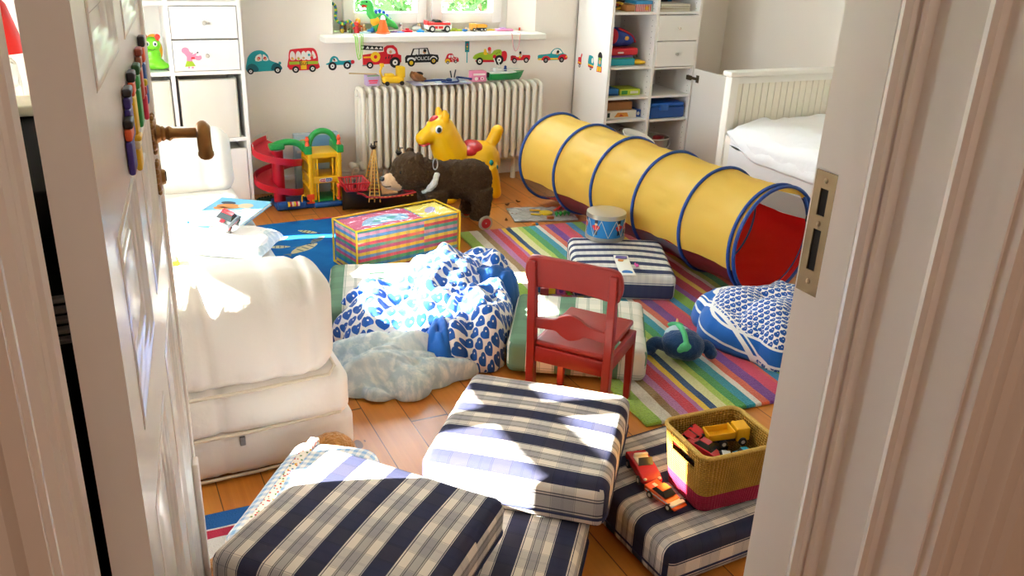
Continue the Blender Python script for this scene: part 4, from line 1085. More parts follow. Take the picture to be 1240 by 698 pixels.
lobe(hd, [(.97,2.50),(1.02,2.42),(1.13,2.40),(1.235,2.46),(1.33,2.60),(1.38,2.72),(1.30,2.80),(1.16,2.72),(1.03,2.62)], .185, 5, nf=13, amp=.042, wid=.05, length=.32, dirn=1.1, rot=-.5, flat_=.6, nr=44, na=150)
lobe(hd, [(1.20,2.84),(1.30,2.76),(1.40,2.80),(1.48,2.92),(1.46,3.03),(1.37,3.09),(1.24,3.02)], .195, 9, nf=12, amp=.042, wid=.05, length=.30, dirn=-.5, rot=1.0, flat_=.62)
lobe(hd, [(.945,2.47),(.96,2.41),(1.01,2.395),(1.05,2.44),(1.065,2.53),(1.04,2.60),(.985,2.60)], .140, 12, nf=9, amp=.035, wid=.028, length=.22, spread=.25, dirn=1.25, mi=1, nr=30, na=90)
lobe(hd, [(1.18,2.76),(1.27,2.72),(1.38,2.74),(1.46,2.82),(1.38,2.87),(1.25,2.83)], .205, 14, nf=9, amp=.035, wid=.028, length=.25, spread=.25, dirn=.3, mi=1, nr=30, na=90)
duv = hd.build('heart_duvet', [M_HEART, M_SOLID], angle=180)
tag(duv, 'crumpled white duvet with large blue hearts heaped over a green cushion', 'duvet')
pd_ = MB()
lobe(pd_, [(.645,2.62),(.66,2.50),(.68,2.40),(.735,2.335),(.80,2.315),(.88,2.335),(.97,2.375),(1.03,2.375),(1.10,2.40),(1.08,2.45),(1.0,2.50),(.90,2.60),(.76,2.68)], .055, 21, nf=17, amp=.070, wid=.050, length=.46, spread=.30, dirn=-.55, f2=.3, rot=.3, flat_=.40, nr=54, na=200)
pdv = pd_.build('pale_duvet', [M_PALE], angle=180)
tag(pdv, 'crumpled pale blue floral bed cover on the floor in front of the heart duvet', 'bed cover')
bb_ = MB()
def bbcol():
    base = hearts(.026)(); x, y, z = coords('Object')
    wv = sn(x*9+y*7)*.008
    m = (x-1.98)+(y-2.3)*-.15+z*.45+wv; k = z+wv+(y-2.0)*-.08
    low = (x-1.98)*.0+k
    blue = mxm((m < .085), band(k, .045, .098)*(x < 2.32)); wl = mxm(mxm(band(m, .085, .100), band(m, .108, .114)), mxm(band(k, .098, .106), band(k, .036, .045)))
    c = mix(wl, base, '#e9e6e4'); n = nz(9, 2)
    return mix(blue*(1-wl), c, mix(n, '#1a529f', '#2466b4'))
M_BEAN = mat('bean_bag_cotton', rough=.9, spec=.12, fn=bbcol, sheen=.2, bump=.2, bscale=40)
lobe(bb_, [(1.975,2.33),(1.985,2.15),(2.06,2.02),(2.20,1.96),(2.40,1.95),(2.56,2.02),(2.58,2.22),(2.50,2.40),(2.34,2.47),(2.18,2.50),(2.05,2.46)], .150, 31, nf=16, amp=.034, wid=.07, length=.4, spread=.6, dirn=.5, rot=.3, flat_=.6, z0=.0155, nr=46, na=170)
lobe(bb_, [(2.02,2.22),(2.05,2.08),(2.15,2.03),(2.24,2.08),(2.22,2.20),(2.12,2.27)], .135, 33, nf=8, amp=.03, wid=.05, length=.25, dirn=1.2, rot=.3, flat_=.7, z0=.0155)
bbo = bb_.build('bean_bag', [M_BEAN], angle=180)
tag(bbo, 'plump bean bag in small blue heart print with plain blue bands, by the tunnel mouth', 'bean bag')

# ------------------------------------------------------------------ woven basket and cars
def wicker():
    x, y, z = coords('Object')
    a = S.op('ARCTAN2', y, x)
    n = nz(30, 3)
    row = fl(z/.0062); k = fr(a*14+row*.5)
    c = mix(n, '#96691c', '#d09c3c'); c = mix((k < .12)*.5, c, '#4a3410'); c = mix((fr(z/.0062) < .18)*.45, c, '#4a3410')
    red = mix(n, '#8a1030', '#b8244c'); red = mix((fr(z/.0062) < .18)*.45, red, '#4a0818')
    return mix((z < .046), c, red)
def wickh():
    x, y, z = coords('Object'); a = S.op('ARCTAN2', y, x); row = fl(z/.0062)
    return ab(sn(a*44+row*3.14159))*.5+ab(sn(z*506.7))*.5
M_WICK = mat('woven_seagrass', rough=.75, spec=.25, fn=wicker, bump=.8, bheight=wickh)
bk = thing('woven_basket', 'ochre woven basket with raspberry base band, full of toy cars, on a plaid cushion', 'basket', (1.300, 1.408, .134), radians(-3))
def bask(b):
    def ringp(z):
        t = z/.16; hx, hy, r = .094+.016*t, .078+.016*t, .026; P = []
        for cx, cy, a0 in ((hx-r, hy-r, 0), (-hx+r, hy-r, pi/2), (-hx+r, -hy+r, pi), (hx-r, -hy+r, 3*pi/2)):
            for k in range(7): a = a0+k*pi/12; P.append((cx+r*cos(a), cy+r*sin(a)))
        Q = []
        for i in range(len(P)):
            p, q = P[i], P[(i+1) % len(P)]; d = hypot(p[0]-q[0], p[1]-q[1]); n = 9 if d > .05 else 1
            for k in range(n): Q.append((p[0]+(q[0]-p[0])*k/n, p[1]+(q[1]-p[1])*k/n))
        return Q
    zs = [.0, .005, .03, .06, .09, .106, .130, .145, .16]
    R = [ringp(z) for z in zs]; n = len(R[0]); vs = [(x, y, z) for z, r in zip(zs, R) for x, y in r]; fs = []
    hole = [i for i in range(n) if R[0][i][0] < -.085 and -.036 < (R[0][i][1]+R[0][(i+1) % n][1])/2 < .036]
    for j in range(len(zs)-1):
        for i in range(n):
            if zs[j] == .106 and i in hole: continue
            fs.append((j*n+i, j*n+(i+1) % n, (j+1)*n+(i+1) % n, (j+1)*n+i))
    fs.append(tuple(range(n))[::-1]); b.add(vs, fs)
o = quick('body', M_WICK, bask, bk, angle=50); sm = o.modifiers.new('t', 'SOLIDIFY'); sm.thickness = .006; sm.offset = -1
def rim(b):
    hx, hy, r = .109, .093, .026; P = []
    for cx, cy, a0 in ((hx-r, hy-r, 0), (-hx+r, hy-r, pi/2), (-hx+r, -hy+r, pi), (hx-r, -hy+r, 3*pi/2)):
        for k in range(7): a = a0+k*pi/12; P.append((cx+r*cos(a), cy+r*sin(a), .161))
    b.tube(P, .0055, 8, closed=True)
quick('rim', mat('rim_braid', '#c8a04a', .7, bump=.6, bscale=160, var=.15, vscale=60), rim, bk)

TYRE = plastic('#161412', .6); WIN = mat('toy_window', '#22282c', .15, spec=.6); HUB = plastic('#c8c4bc', .3)
def toycar(name, label, loc, rz, L, body, kind='car', group=None, trim=None, tilt=(0, 0), cab=None, parts=True):
    t = thing(name, label, 'toy car' if kind != 'truck' else 'toy truck', loc, 0, group); t.rotation_euler = (tilt[0], tilt[1], rz)
    B = plastic(body, .25); w = L*.42; r = L*.095
    if kind == 'truck':
        quick('cab', plastic(cab or body, .3), lambda b: (b.rbox(L*.18, -w*.45, r*.9, L*.5, w*.45, L*.42, L*.03), b.rbox(L*.34, -w*.46, L*.24, L*.46, w*.46, L*.36, .001)), t)
        quick('dump_bed', B, lambda b: (b.rbox(-L*.5, -w*.48, L*.20, L*.14, w*.48, L*.22, .001), b.rbox(-L*.5, -w*.48, L*.2, L*.14, -w*.42, L*.36, .001), b.rbox(-L*.5, w*.42, L*.2, L*.14, w*.48, L*.36, .001), b.rbox(-L*.5, -w*.48, L*.2, -L*.46, w*.48, L*.36, .001), b.rbox(L*.10, -w*.48, L*.2, L*.14, w*.48, L*.38, .001)), t)
        quick('chassis', TYRE, lambda b: b.rbox(-L*.48, -w*.3, r*.8, L*.45, w*.3, L*.20, .002), t); wx = (-L*.36, -L*.14, L*.32)
    else:
        prof = [(-.5,.13),(-.5,.25),(-.44,.29),(-.2,.30),(.12,.30),(.36,.26),(.5,.20),(.5,.13),(.38,.10),(-.38,.10)]
        if kind == 'race': prof = [(-.5,.13),(-.5,.26),(-.34,.25),(-.1,.24),(.2,.20),(.5,.14),(.5,.10),(-.4,.08)]
        def bd(b):
            b.M = Matrix(((1,0,0,0),(0,0,1,0),(0,1,0,0),(0,0,0,1))); b.prism([(x*L, z*L) for x, z in prof], -w*.5, w*.5); b.M = Matrix.Identity(4)
        o = quick('body', B, bd, t, angle=30); bv = o.modifiers.new('b', 'BEVEL'); bv.width = L*.025; bv.segments = 3
        if kind == 'convertible':
            quick('seats', plastic('#d8d4cc'), lambda b: (b.rbox(-L*.22, -w*.36, L*.29, L*.08, w*.36, L*.33, .002), b.rbox(-L*.22, -w*.36, L*.29, -L*.16, w*.36, L*.40, .003)), t)
            quick('windscreen', WIN, lambda b: b.add([(L*.10, -w*.38, L*.30), (L*.10, w*.38, L*.30), (L*.02, w*.34, L*.43), (L*.02, -w*.34, L*.43), (L*.115, -w*.38, L*.30), (L*.115, w*.38, L*.30), (L*.03, w*.34, L*.435), (L*.03, -w*.34, L*.435)], [(0,3,2,1),(4,5,6,7),(0,1,5,4),(1,2,6,5),(2,3,7,6),(3,0,4,7)]), t)
            quick('headlight', plastic('#e8e4d8', .2), lambda b: b.ell((L*.47, -w*.36, L*.22), (L*.03, L*.035, L*.03)), t); quick('headlight', plastic('#e8e4d8', .2), lambda b: b.ell((L*.47, w*.36, L*.22), (L*.03, L*.035, L*.03)), t)
        else:
            z0, z1 = (.235, .34) if kind == 'race' else (.29, .42)
            vs = [(-.30,-.42,z0),(.16,-.42,z0),(.16,.42,z0),(-.30,.42,z0),(-.20,-.33,z1),(.02,-.33,z1),(.02,.33,z1),(-.20,.33,z1)]
            c = quick('windows', WIN, lambda b: b.add([(x*L, y*w, z*L) for x, y, z in vs], [(0,3,2,1),(4,5,6,7),(0,1,5,4),(1,2,6,5),(2,3,7,6),(3,0,4,7)]), t, smooth=False)
            quick('roof', plastic(cab, .25) if cab else B, lambda b: b.rbox(-.205*L, -.335*w, (z1-.008)*L, .025*L, .335*w, (z1+.012)*L, L*.01), t)
        if trim: quick('stripe', plastic(trim), lambda b: (b.rbox(-.49*L, -w*.12, .285*L if kind != 'race' else .235*L, -.30*L, w*.12, .302*L if kind != 'race' else .255*L, .0008), b.rbox(-L*.45, -w*.515, L*.15, L*.42, w*.515, L*.185, .0008)), t)
        wx = (-L*.29, L*.30)
    for x in wx:
        for s in (-1, 1):
            wo = quick('wheel', TYRE, lambda b: (setattr(b, 'M', TR(x, s*w*.46, r, rx=pi/2)), b.lathe([(0, -w*.10), (r*.9, -w*.10), (r, -w*.07), (r, w*.07), (r*.9, w*.10), (0, w*.10)], 16)), t)
            quick('hubcap', HUB, lambda b: (setattr(b, 'M', TR(x, s*w*.46, r, rx=pi/2)), b.lathe([(0, -w*.115), (r*.5, -w*.11), (r*.55, 0), (r*.5, w*.11), (0, w*.115)], 12)), wo)
    return t
GB = 'toy cars in the woven basket'
toycar('toy_car', 'dark red convertible toy car parked on the plaid cushion beside the basket', (1.165, 1.522, .134), radians(-110+8), .125, '#a3121a', 'convertible')
toycar('toy_car', 'orange toy sports car parked in the sun against the side of the basket', (1.152, 1.406, .134), radians(-80), .105, '#e0521a', 'race', trim='#d8d0c4', cab='#e0521a')
toycar('toy_car', 'red toy racing car leaning nose up on the back wall of the basket', (1.250, 1.462, 0.250), radians(20), .090, '#c4141c', 'race', GB, tilt=(.3, -.25))
toycar('toy_car', 'long red toy car with white dots lying along the handle side of the basket', (1.248, 1.402, 0.236), radians(-62), .105, '#b8121e', 'car', GB, trim='#b8121e', tilt=(-.2, .2))
toycar('toy_car', 'black toy car in the middle of the basket', (1.292, 1.425, 0.215), radians(25), .10, '#1b1a1c', 'car', GB, tilt=(.1, .05))
toycar('toy_truck', 'yellow toy dump truck with blue wheels lying in the basket', (1.342, 1.435, 0.240), radians(-14), .110, '#e0a418', 'truck', GB, cab='#e0a418', tilt=(0, -.06))
toycar('toy_car', 'white toy car with painted flowers, front of the basket', (1.296, 1.368, 0.226), radians(-25), .095, '#d8d4d0', 'race', GB, trim='#b8864a', tilt=(.15, .1))
toycar('toy_van', 'light blue toy van at the front rim of the basket', (1.354, 1.365, 0.228), radians(-5), .072, '#2f97b8', 'car', GB, cab='#2f97b8', tilt=(-.1, 0))
for nm, lab, x, y in (('toy_car', 'black toy car buried under the yellow truck in the basket', 1.345, 1.480), ('toy_car', 'black toy car beneath the red racing car in the basket', 1.270, 1.462)):
    toycar(nm, lab, (x, y, .180), radians(35), .085, '#201d1e', 'car', GB)

# ------------------------------------------------------------------ drum
drum = thing('toy_drum', 'blue tin toy drum with painted soldiers standing on the striped cushion', 'toy drum', (2.030, 3.125, .142), radians(0))
DR = .083
def wall_(b): b.lathe([(DR, .016), (DR, .104)], 40)
quick('shell', mat('drum_blue_tin', '#1877bd', .3, metal=.2), wall_, drum)
quick('rim', mat('tin_rim', '#c4c0b6', .28, metal=.8), lambda b: (b.lathe([(DR-.004, 0), (DR+.004, .001), (DR+.005, .018), (DR, .018)], 40), b.lathe([(DR, .100), (DR+.005, .100), (DR+.004, .119), (DR-.004, .120)], 40)), drum)
quick('drumhead', mat('drum_skin', '#d8d2c4', .6), lambda b: b.lathe([(0, .114), (DR-.003, .114)], 40), drum)
def lacing(b):
    n = 16
    P = [((DR+.0035)*cos(2*pi*k/n), (DR+.0035)*sin(2*pi*k/n), .022 if k % 2 else .097) for k in range(n)]
    for k in range(n): b.tube([P[k], P[(k+1) % n]], .0012, 5)
quick('lacing', plastic('#d8d4cc'), lacing, drum)
def soldier(b, a):
    b.M = rotz(a) @ TR(0, -(DR+.0006), 0)
    for x0, z0, x1, z1, mi in ((-.008,.030,-.001,.052,2),(.001,.030,.008,.052,2),(-.011,.052,.011,.074,0),(-.018,.060,-.011,.072,0),(.011,.060,.018,.072,0),(-.006,.074,.006,.083,1),(-.008,.083,.008,.098,2),(-.002,.052,.002,.074,3)):
        b.box(x0, -.0008, z0, x1, .0, z1, mi)
    b.M = Matrix.Identity(4)
quick('painted_soldiers', [flat('#c02a30'), flat('#e0b48c'), flat('#15182c'), flat('#e6e2d8')], lambda b: [soldier(b, radians(a)) for a in (-62, 12, 42, 100, 150, 200, 250)], drum, smooth=False)

# ------------------------------------------------------------------ plush whale-penguin, blocks, card, farm play set
M_PLN = mat('navy_plush', '#1d3c66', .95, spec=.1, var=.12, vscale=40, bump=.5, bscale=140, sheen=.3)
pl = thing('plush_toy', 'navy plush toy with green flippers lying face down on the striped rug', 'plush toy', (1.795, 2.21, .016), radians(-30))
q = MB(); q.ell((0, 0, .058), (.075, .062, .056)); q.ell((.02, -.01, .055), (.06, .058, .052)); blob(q, .005, 4, .002, 60).build('body', M_PLN, pl, angle=180)
q = MB(); q.ell((-.012, .022, .072), (.052, .050, .045)); blob(q, .005, 3).build('belly', mat('pale_blue_plush', '#a9bcc0', .95, bump=.4, bscale=140), pl, angle=180)
for s in (-1, 1): quick('flipper', M_PLN, lambda b: b.tube(catmull([(s*.05, .01*s, .05), (s*.085, .022, .045), (s*.105, .012, .030), (s*.108, -.010, .018)], 4, False), [.022]*4+[.024]*4+[.022]*3+[.018, .012], 12), pl)
GRN = mat('mint_plush', '#4fae7a', .95, bump=.3, bscale=140)
q = MB(); q.tube(catmull([(-.02, .045, .100), (-.012, .015, .118), (.0, -.025, .112), (.008, -.050, .085)], 5, False), .010, 10); q.ell((-.022, .048, .108), (.030, .012, .012)); q.ell((.006, -.056, .072), (.024, .012, .018)); q.ell((-.012, -.058, .062), (.012, .010, .012)); q.ell((.022, -.050, .060), (.012, .010, .012))
blob(q, .004, 3).build('green_arm', GRN, pl, angle=180)
quick('beak', plastic('#d8a070', .6), lambda b: b.tube([(-.015, .050, .105), (-.016, .066, .125)], [.008, .003], 8), pl)
GBK = 'wooden toy blocks on the rug'
for i, (x, y, z, s, c, lab) in enumerate(((1.600,2.945,0,.040,'#1f72b0','blue wooden block at the end of the toy block row near the duvet'), (1.612,2.895,0,.034,'#8a1f2a','dark red wooden block lying flat before the blue block'), (1.648,2.905,.0,.034,'#e0c030','yellow wooden block beside the dark red block'), (1.682,2.885,.0,.036,'#c45aa0','lower pink block with a purple dot'), (1.682,2.886,.0365,.036,'#c070b0','pink block stacked on another pink block'), (1.722,2.868,0,.038,'#6aa82c','lime green block with red dots at the front of the row'), (1.724,2.870,.0385,.036,'#b8202c','red block stacked on the lime green block'), (1.766,2.850,0,.036,'#2a98a8','turquoise block beside the striped cushion'), (1.766,2.852,.0365,.034,'#c8b48a','natural wood block with a star on the turquoise block'))):
    t = thing('toy_block', lab, 'toy block', (x, y, .0155+z), radians(-28+i*3), GBK)
    quick('body', plastic(c, .5), lambda b: b.rbox(-s/2, -s/2, 0, s/2, s/2, s, .002, 2), t)
    if i in (3, 4, 5, 8):
        quick('painted_dot', flat({3: '#6a3a8a', 4: '#8ab0c0', 5: '#c8282c', 8: '#7a4a9a'}[i]), lambda b: (setattr(b, 'M', TR(0, -s/2, s/2, rx=pi/2)), b.lathe([(s*.28, 0), (s*.28, .0008), (0, .0008)], 14) if i != 8 else b.prism([(s*.32*(1 if k % 2 else .45)*sin(2*pi*k/10), s*.32*(1 if k % 2 else .45)*cos(2*pi*k/10)) for k in range(10)], 0, .0008)), t, smooth=False)
card = thing('greeting_card', 'white booklet with a blue oval on it lying on the striped cushion', 'booklet', (1.903, 2.763, .1475), radians(-24))
quick('page', flat('#e0dcd2'), lambda b: b.rbox(-.030, -.11, -.002, .030, .11, .003, .001, 1, seg=(1, 8, 1), warp=lambda p: (p[0], p[1], p[2]+.006*(p[1]/.11)**2)), card)
quick('blue_oval', flat('#2468a8'), lambda b: b.prism([(.0+.022*cos(a), -.075+.022*sin(a)) for a in [2*pi*k/24 for k in range(24)]], .0055, .0066), card, smooth=False)
quick('violet_band', flat('#5a4a86'), lambda b: b.prism([(-.028, .075), (.02, .07), (.025, .10), (-.02, .104)], .0085, .0094), card, smooth=False)
quick('orange_mark', flat('#c87a30'), lambda b: b.prism([(-.02, .05), (.0, .045), (.006, .065), (-.016, .07)], .0056, .0066), card, smooth=False)
tag(quick('paper_scrap', flat('#c83a8a'), lambda b: b.prism([(.048, .0), (.062, .01), (.060, .035), (.054, .03), (.052, .05), (.044, .03)], .0, .002), loc=(1.903, 2.763, .1475), rz=radians(-24), smooth=False), 'small pink paper scrap on the striped cushion beside the white booklet', 'paper')
farm = thing('play_mat', 'clear plastic play bag printed with a farm scene and filled with small plastic toys', 'play mat', (2.105, 3.875, .001), radians(-14))
def fm():
    n = nz(60, 4); n2 = nz(22, 3); return mix(n2, mix(n, '#8d8a86', '#c8c6c4'), '#a8a49c')
quick('sheet', mat('crinkled_clear_plastic', rough=.18, spec=.6, fn=fm, bump=.9, bscale=50), lambda b: b.rbox(-.16, -.10, 0, .18, .12, .010, .003, 1, seg=(24, 16, 1), warp=lambda p: (p[0], p[1], p[2]+(.007*noise.noise(Vector((p[0]*30, p[1]*30, 0))) if p[2] > .005 else 0))), farm, angle=20)
quick('yellow_disc', plastic('#e0bc1c'), lambda b: (setattr(b, 'M', TR(.03, .0, .012)), b.lathe([(0, 0), (.035, 0), (.035, .006), (.022, .008), (0, .008)], 20)), farm)
for x, y in ((.075, -.05), (.098, -.045), (.121, -.04), (.144, -.035)):
    quick('toy_tree', plastic('#1f8a34'), lambda b: (b.tube([(x, y, .01), (x, y, .018)], .004, 8), b.ell((x, y, .026), (.011, .011, .012))), farm)
for x, y, c in ((-.03, -.03, '#e0bc1c'), (-.02, .04, '#e0a81c'), (.10, .05, '#d8502a'), (.12, .07, '#c8283c'), (.15, .085, '#c02030')):
    quick('plastic_strip', plastic(c), lambda b: (setattr(b, 'M', TR(x, y, .014, rz=x*9)), b.rbox(-.028, -.006, 0, .028, .006, .007, .002)), farm)
quick('brown_block', plastic('#a8552a'), lambda b: b.rbox(.015, -.095, .008, .052, -.075, .024, .003), farm)
tag(quick('toy_figure', [plastic('#e0861c'), plastic('#3a6a9a')], lambda b: (b.ell((0, 0, .012), (.014, .010, .010), mi=0), b.ell((.022, .006, .010), (.010, .010, .010), mi=1)), loc=(1.985, 3.72, 0)), 'tiny orange and blue toy figure on the floor beside the play mat', 'toy figure')

# ------------------------------------------------------------------ things on the sofa bed
pil = thing('small_pillow', 'small white and pale blue pillow on the sofa bed holding a toy racing car', 'pillow', (.43, 3.055, .316), radians(-32))
def plw(b):
    b.rbox(-.14, -.125, 0, .14, .125, .050, .024, 4, seg=(14, 14, 2), warp=lambda p: (p[0], p[1], p[2]*(.35+.75*max(0, (1-(p[0]/.15)**4))*max(0, (1-(p[1]/.135)**4))) + .004*noise.noise(Vector((p[0]*14, p[1]*14, 2)))))
o = quick('body', M_PALE, plw, pil, angle=180); uvmap(o, lambda c, n: (c.x, c.y))
quick('white_panel', mat('white_pillow_cotton', '#ece9e6', .9), lambda b: b.rbox(-.128, -.108, .03, .132, .118, .058, .02, 3, seg=(10, 10, 1), warp=lambda p: (p[0], p[1], p[2]-.028*min(1, ((p[0]/.135)**4+(p[1]/.12)**4)))), pil, angle=180)
toycar('toy_car', 'silver and red toy racing car lying on the small pillow', (.405, 3.085, .383), radians(62), .15, '#6c7278', 'car', trim='#a8101c', cab='#8a1018', tilt=(.35, 0))
bkk = thing('picture_book', 'blue picture book with a cartoon cover lying open on the sofa bed', 'book', (.475, 3.40, .325), radians(-34))
quick('pages', flat('#e8e4dc'), lambda b: b.rbox(-.098, -.148, .001, .102, .148, .013, .002, 1), bkk, smooth=False)
quick('cover', flat('#6fb4d8'), lambda b: (b.box(-.105, -.152, 0, .105, .152, .0015), b.box(-.105, -.152, .0125, .105, .152, .015), b.box(-.107, -.152, 0, -.104, .152, .015)), bkk, smooth=False)
def cov(b):
    for cx, cy, rx, ry, mi in ((-.03, .05, .05, .03, 0), (-.05, .02, .03, .02, 0), (.03, .07, .03, .03, 1), (.01, .0, .04, .015, 2), (.06, .02, .02, .02, 1), (-.02, -.09, .06, .012, 3), (-.05, .09, .03, .016, 2)):
        b.prism([(cx+rx*cos(2*pi*k/14), cy+ry*sin(2*pi*k/14)) for k in range(14)], .0148, .0158+.0003*mi, mi)
quick('cover_picture', [flat('#c8864a'), flat('#d8c0a0'), flat('#3a4a5c'), flat('#3a8ac0')], cov, bkk, smooth=False)
tag(quick('yellow_cloth', mat('cloth_yellow', '#e0c832', .9), lambda b: b.rbox(-.02, -.03, 0, .03, .03, .02, .008, 3), loc=(.20, 2.96, .312)), 'small yellow cloth scrap on the sofa seat by the door edge', 'cloth')
# ------------------------------------------------------------------ wall stickers
def circ(x, y, r, ry=None, n=20): return [(x+r*cos(2*pi*k/n), y+(ry or r)*sin(2*pi*k/n)) for k in range(n)]
def sm_(pts, n=4): return [(p.x, p.y) for p in catmull([(x, y, 0) for x, y in pts], n)]
def rect(x0, y0, x1, y1): return [(x0, y0), (x1, y0), (x1, y1), (x0, y1)]
GST = 'vehicle stickers along the wall under the window'
def sticker(name, label, cx, cz, w, h, layers, plane='wall', texts=(), group=GST, cat='sticker'):
    """layers: (colour, polygon in sticker space x 0..w/h, y 0..1); flat printed film on a wall"""
    cols = []
    for c, _ in layers:
        if c not in cols: cols.append(c)
    for c, *_ in texts:
        if c not in cols: cols.append(c)
    b = MB()
    if plane != 'panel': b.M = Matrix(((1,0,0,0),(0,0,-1,0),(0,1,0,0),(0,0,0,1))) @ Matrix.Translation((-w/2, -h/2, 0))
    else: b.M = Matrix(((0,0,-1,0),(-1,0,0,0),(0,1,0,0),(0,0,0,1))) @ Matrix.Translation((-w/2, -h/2, 0))
    for i, (c, poly) in enumerate(layers):
        P = [(x*h, y*h) for x, y in poly]
        b.prism(P, .0002, .0007+.00022*i, cols.index(c))
    for c, body, x, y, s in texts:
        vs, fs = text_mb(body, s*h, .0001, Matrix.Translation((x*h, y*h, .0008+.00022*len(layers)))); b.add(vs, fs, cols.index(c))
    o = b.build(name, [flat(c) for c in cols], smooth=False)
    o.location = (cx, RY1, cz) if plane == 'wall' else ((WX, cx, cz) if plane == 'panel' else (cx, SY0-.004, cz))
    return tag(o, label, cat, group)
TE, TD, RD, BK, WH, YE, GR, SK, GN = '#1f9aa0', '#17606a', '#cf1f2e', '#1c1a1a', '#ece8e2', '#f0c020', '#8a8a88', '#d8a07a', '#9ab82a'
def wheel(x, y, r): return [(BK, circ(x, y, r)), (WH, circ(x, y, r*.5)), (BK, circ(x, y, r*.18, n=8))]
A = .181/.117
sticker('car_sticker', 'teal rounded beetle-shaped car sticker right next to the shelving unit', .892, .701, .181, .117,
  [(TE, sm_([(.02,.10),(.02,.5),(.12,.78),(.38,.98),(.72,.99),(.95,.80),(1.02,.58),(1.30,.46),(1.46,.38),(1.52,.22),(1.46,.12),(.8,.10)], 3)), (WH, sm_([(.40,.55),(.43,.75),(.58,.84),(.68,.82),(.68,.56)], 2)), (WH, sm_([(.74,.56),(.74,.82),(.86,.78),(.98,.58)], 2)), (RD, circ(.55,.66,.07)), (SK, circ(.53,.62,.06)), (RD, circ(.82,.66,.07)), (SK, circ(.84,.62,.05)),
   (TD, sm_([(.02,.08),(.04,.34),(.22,.44),(.42,.36),(.5,.12)], 3)), (TD, sm_([(1.08,.14),(1.14,.38),(1.32,.44),(1.48,.34),(1.53,.16)], 3)), (TE, circ(1.46,.44,.06))] + wheel(.16,.11,.13)+wheel(1.34,.13,.15))
sticker('bus_sticker', 'red bus sticker with the word Bus and passengers in the windows', 1.098, .704, .162, .128,
  [(RD, sm_([(.04,.14),(.02,.6),(.06,.88),(.2,.96),(.9,1.0),(1.12,.94),(1.22,.7),(1.24,.4),(1.2,.14)], 3)), (GN, rect(.03,.34,1.23,.46)), (YE, rect(.5,.14,.74,.48))]
  + [(WH, sm_([(x,.54),(x,.78),(x+.09,.88),(x+.19,.78),(x+.19,.54)], 3)) for x in (.09,.33,.55)] + [(WH, sm_([(.74,.54),(.74,.8),(.84,.88),(.94,.8),(.94,.54)], 3)), (WH, sm_([(1.0,.58),(1.0,.86),(1.08,.82),(1.15,.6)], 3)), (SK, circ(.16,.6,.05)), (YE, circ(.19,.57,.04)), (SK, circ(.42,.6,.05)), (GN, circ(.43,.56,.04)), (SK, circ(.63,.6,.05)), (TE, circ(.86,.72,.05)), (SK, circ(.98,.68,.06)), (RD, circ(.97,.6,.06))] + wheel(.28,.14,.14)+wheel(.98,.16,.14),
  texts=[(BK, 'Bus', .62, .395, .26)])
sticker('car_sticker', 'small teal racing car sticker with big wheels between the bus and the fire engine', 1.293, .682, .159, .070,
  [(TE, sm_([(.05,.5),(.25,.42),(1.9,.40),(2.2,.55),(2.05,.74),(1.4,.70),(1.08,.76),(.95,.98),(.65,1.08),(.4,.9),(.3,.62)], 3)), (WH, sm_([(.55,.66),(.62,.88),(.80,.92),(.95,.68)], 2)), (SK, circ(.72,.74,.08)), (BK, circ(.68,.82,.07)), (RD, circ(2.14,.60,.15))] + wheel(.54,.32,.32)+wheel(1.70,.36,.30))
sticker('fire_engine_sticker', 'red fire engine sticker with a black ladder and yellow hose reel', 1.525, .715, .231, .124,
  [(RD, [(.08,.14),(.08,.58),(1.05,.70),(1.05,.86),(1.2,.96),(1.5,.97),(1.66,.82),(1.72,.58),(1.86,.52),(1.86,.22),(1.7,.16)]), (BK, [(.0,.80),(.0,1.0),(1.02,.92),(1.02,.74)]), (WH, [(.05,.85),(.05,.95),(.16,.93),(.12,.85)])]
  + [(WH, [(.22+.2*k,.84-.01*k),(.32+.2*k,.94-.012*k),(.40+.2*k,.83-.012*k)]) for k in range(4)] + [(WH, sm_([(1.22,.60),(1.22,.82),(1.42,.84),(1.56,.74),(1.58,.60)], 2)), (SK, circ(1.36,.68,.07)), (YE, rect(.12,.44,.5,.50)), (YE, circ(.66,.48,.22)), (RD, circ(.66,.48,.08)), (BK, [(1.1,.38),(1.14,.48),(1.17,.46),(1.14,.37)]), (BK, [(1.24,.40),(1.27,.52),(1.30,.52),(1.28,.40)]), (BK, [(1.38,.44),(1.42,.56),(1.46,.54),(1.42,.43)]), (GR, rect(.06,.10,.5,.15))]
  + wheel(.40,.13,.15)+wheel(1.56,.22,.24))
sticker('police_car_sticker', 'black police car sticker with a checkered white roof', 1.763, .705, .206, .099,
  [(BK, [(.03,.2),(.02,.5),(.12,.62),(.35,.62),(.5,.98),(1.38,1.0),(1.5,.66),(2.0,.60),(2.06,.40),(2.0,.2)]), (WH, [(.44,.62),(.58,.94),(1.32,.95),(1.42,.66)]), (BK, rect(.82,.62,.88,.95))]
  + [(BK, rect(.40+.13*k, .56 if k % 2 else .61, .46+.13*k, .62 if k % 2 else .67)) for k in range(8)] + [(WH, [(.56,.70),(.63,.90),(.80,.90),(.80,.70)]), (SK, circ(1.18,.78,.10)), (BK, circ(1.20,.85,.09)), (WH, sm_([(.16,.3),(.2,.46),(.38,.5),(.56,.46),(.6,.3)], 2)), (WH, sm_([(1.5,.34),(1.6,.5),(1.74,.54),(1.9,.46),(1.92,.34)], 2))] + [(BK, circ(.38,.2,.21)), (YE, circ(.38,.2,.11)), (BK, circ(1.72,.28,.20)), (YE, circ(1.72,.28,.10)), (GR, circ(1.72,.28,.05))],
  texts=[(WH, 'POLICE', 1.03, .42, .27)])
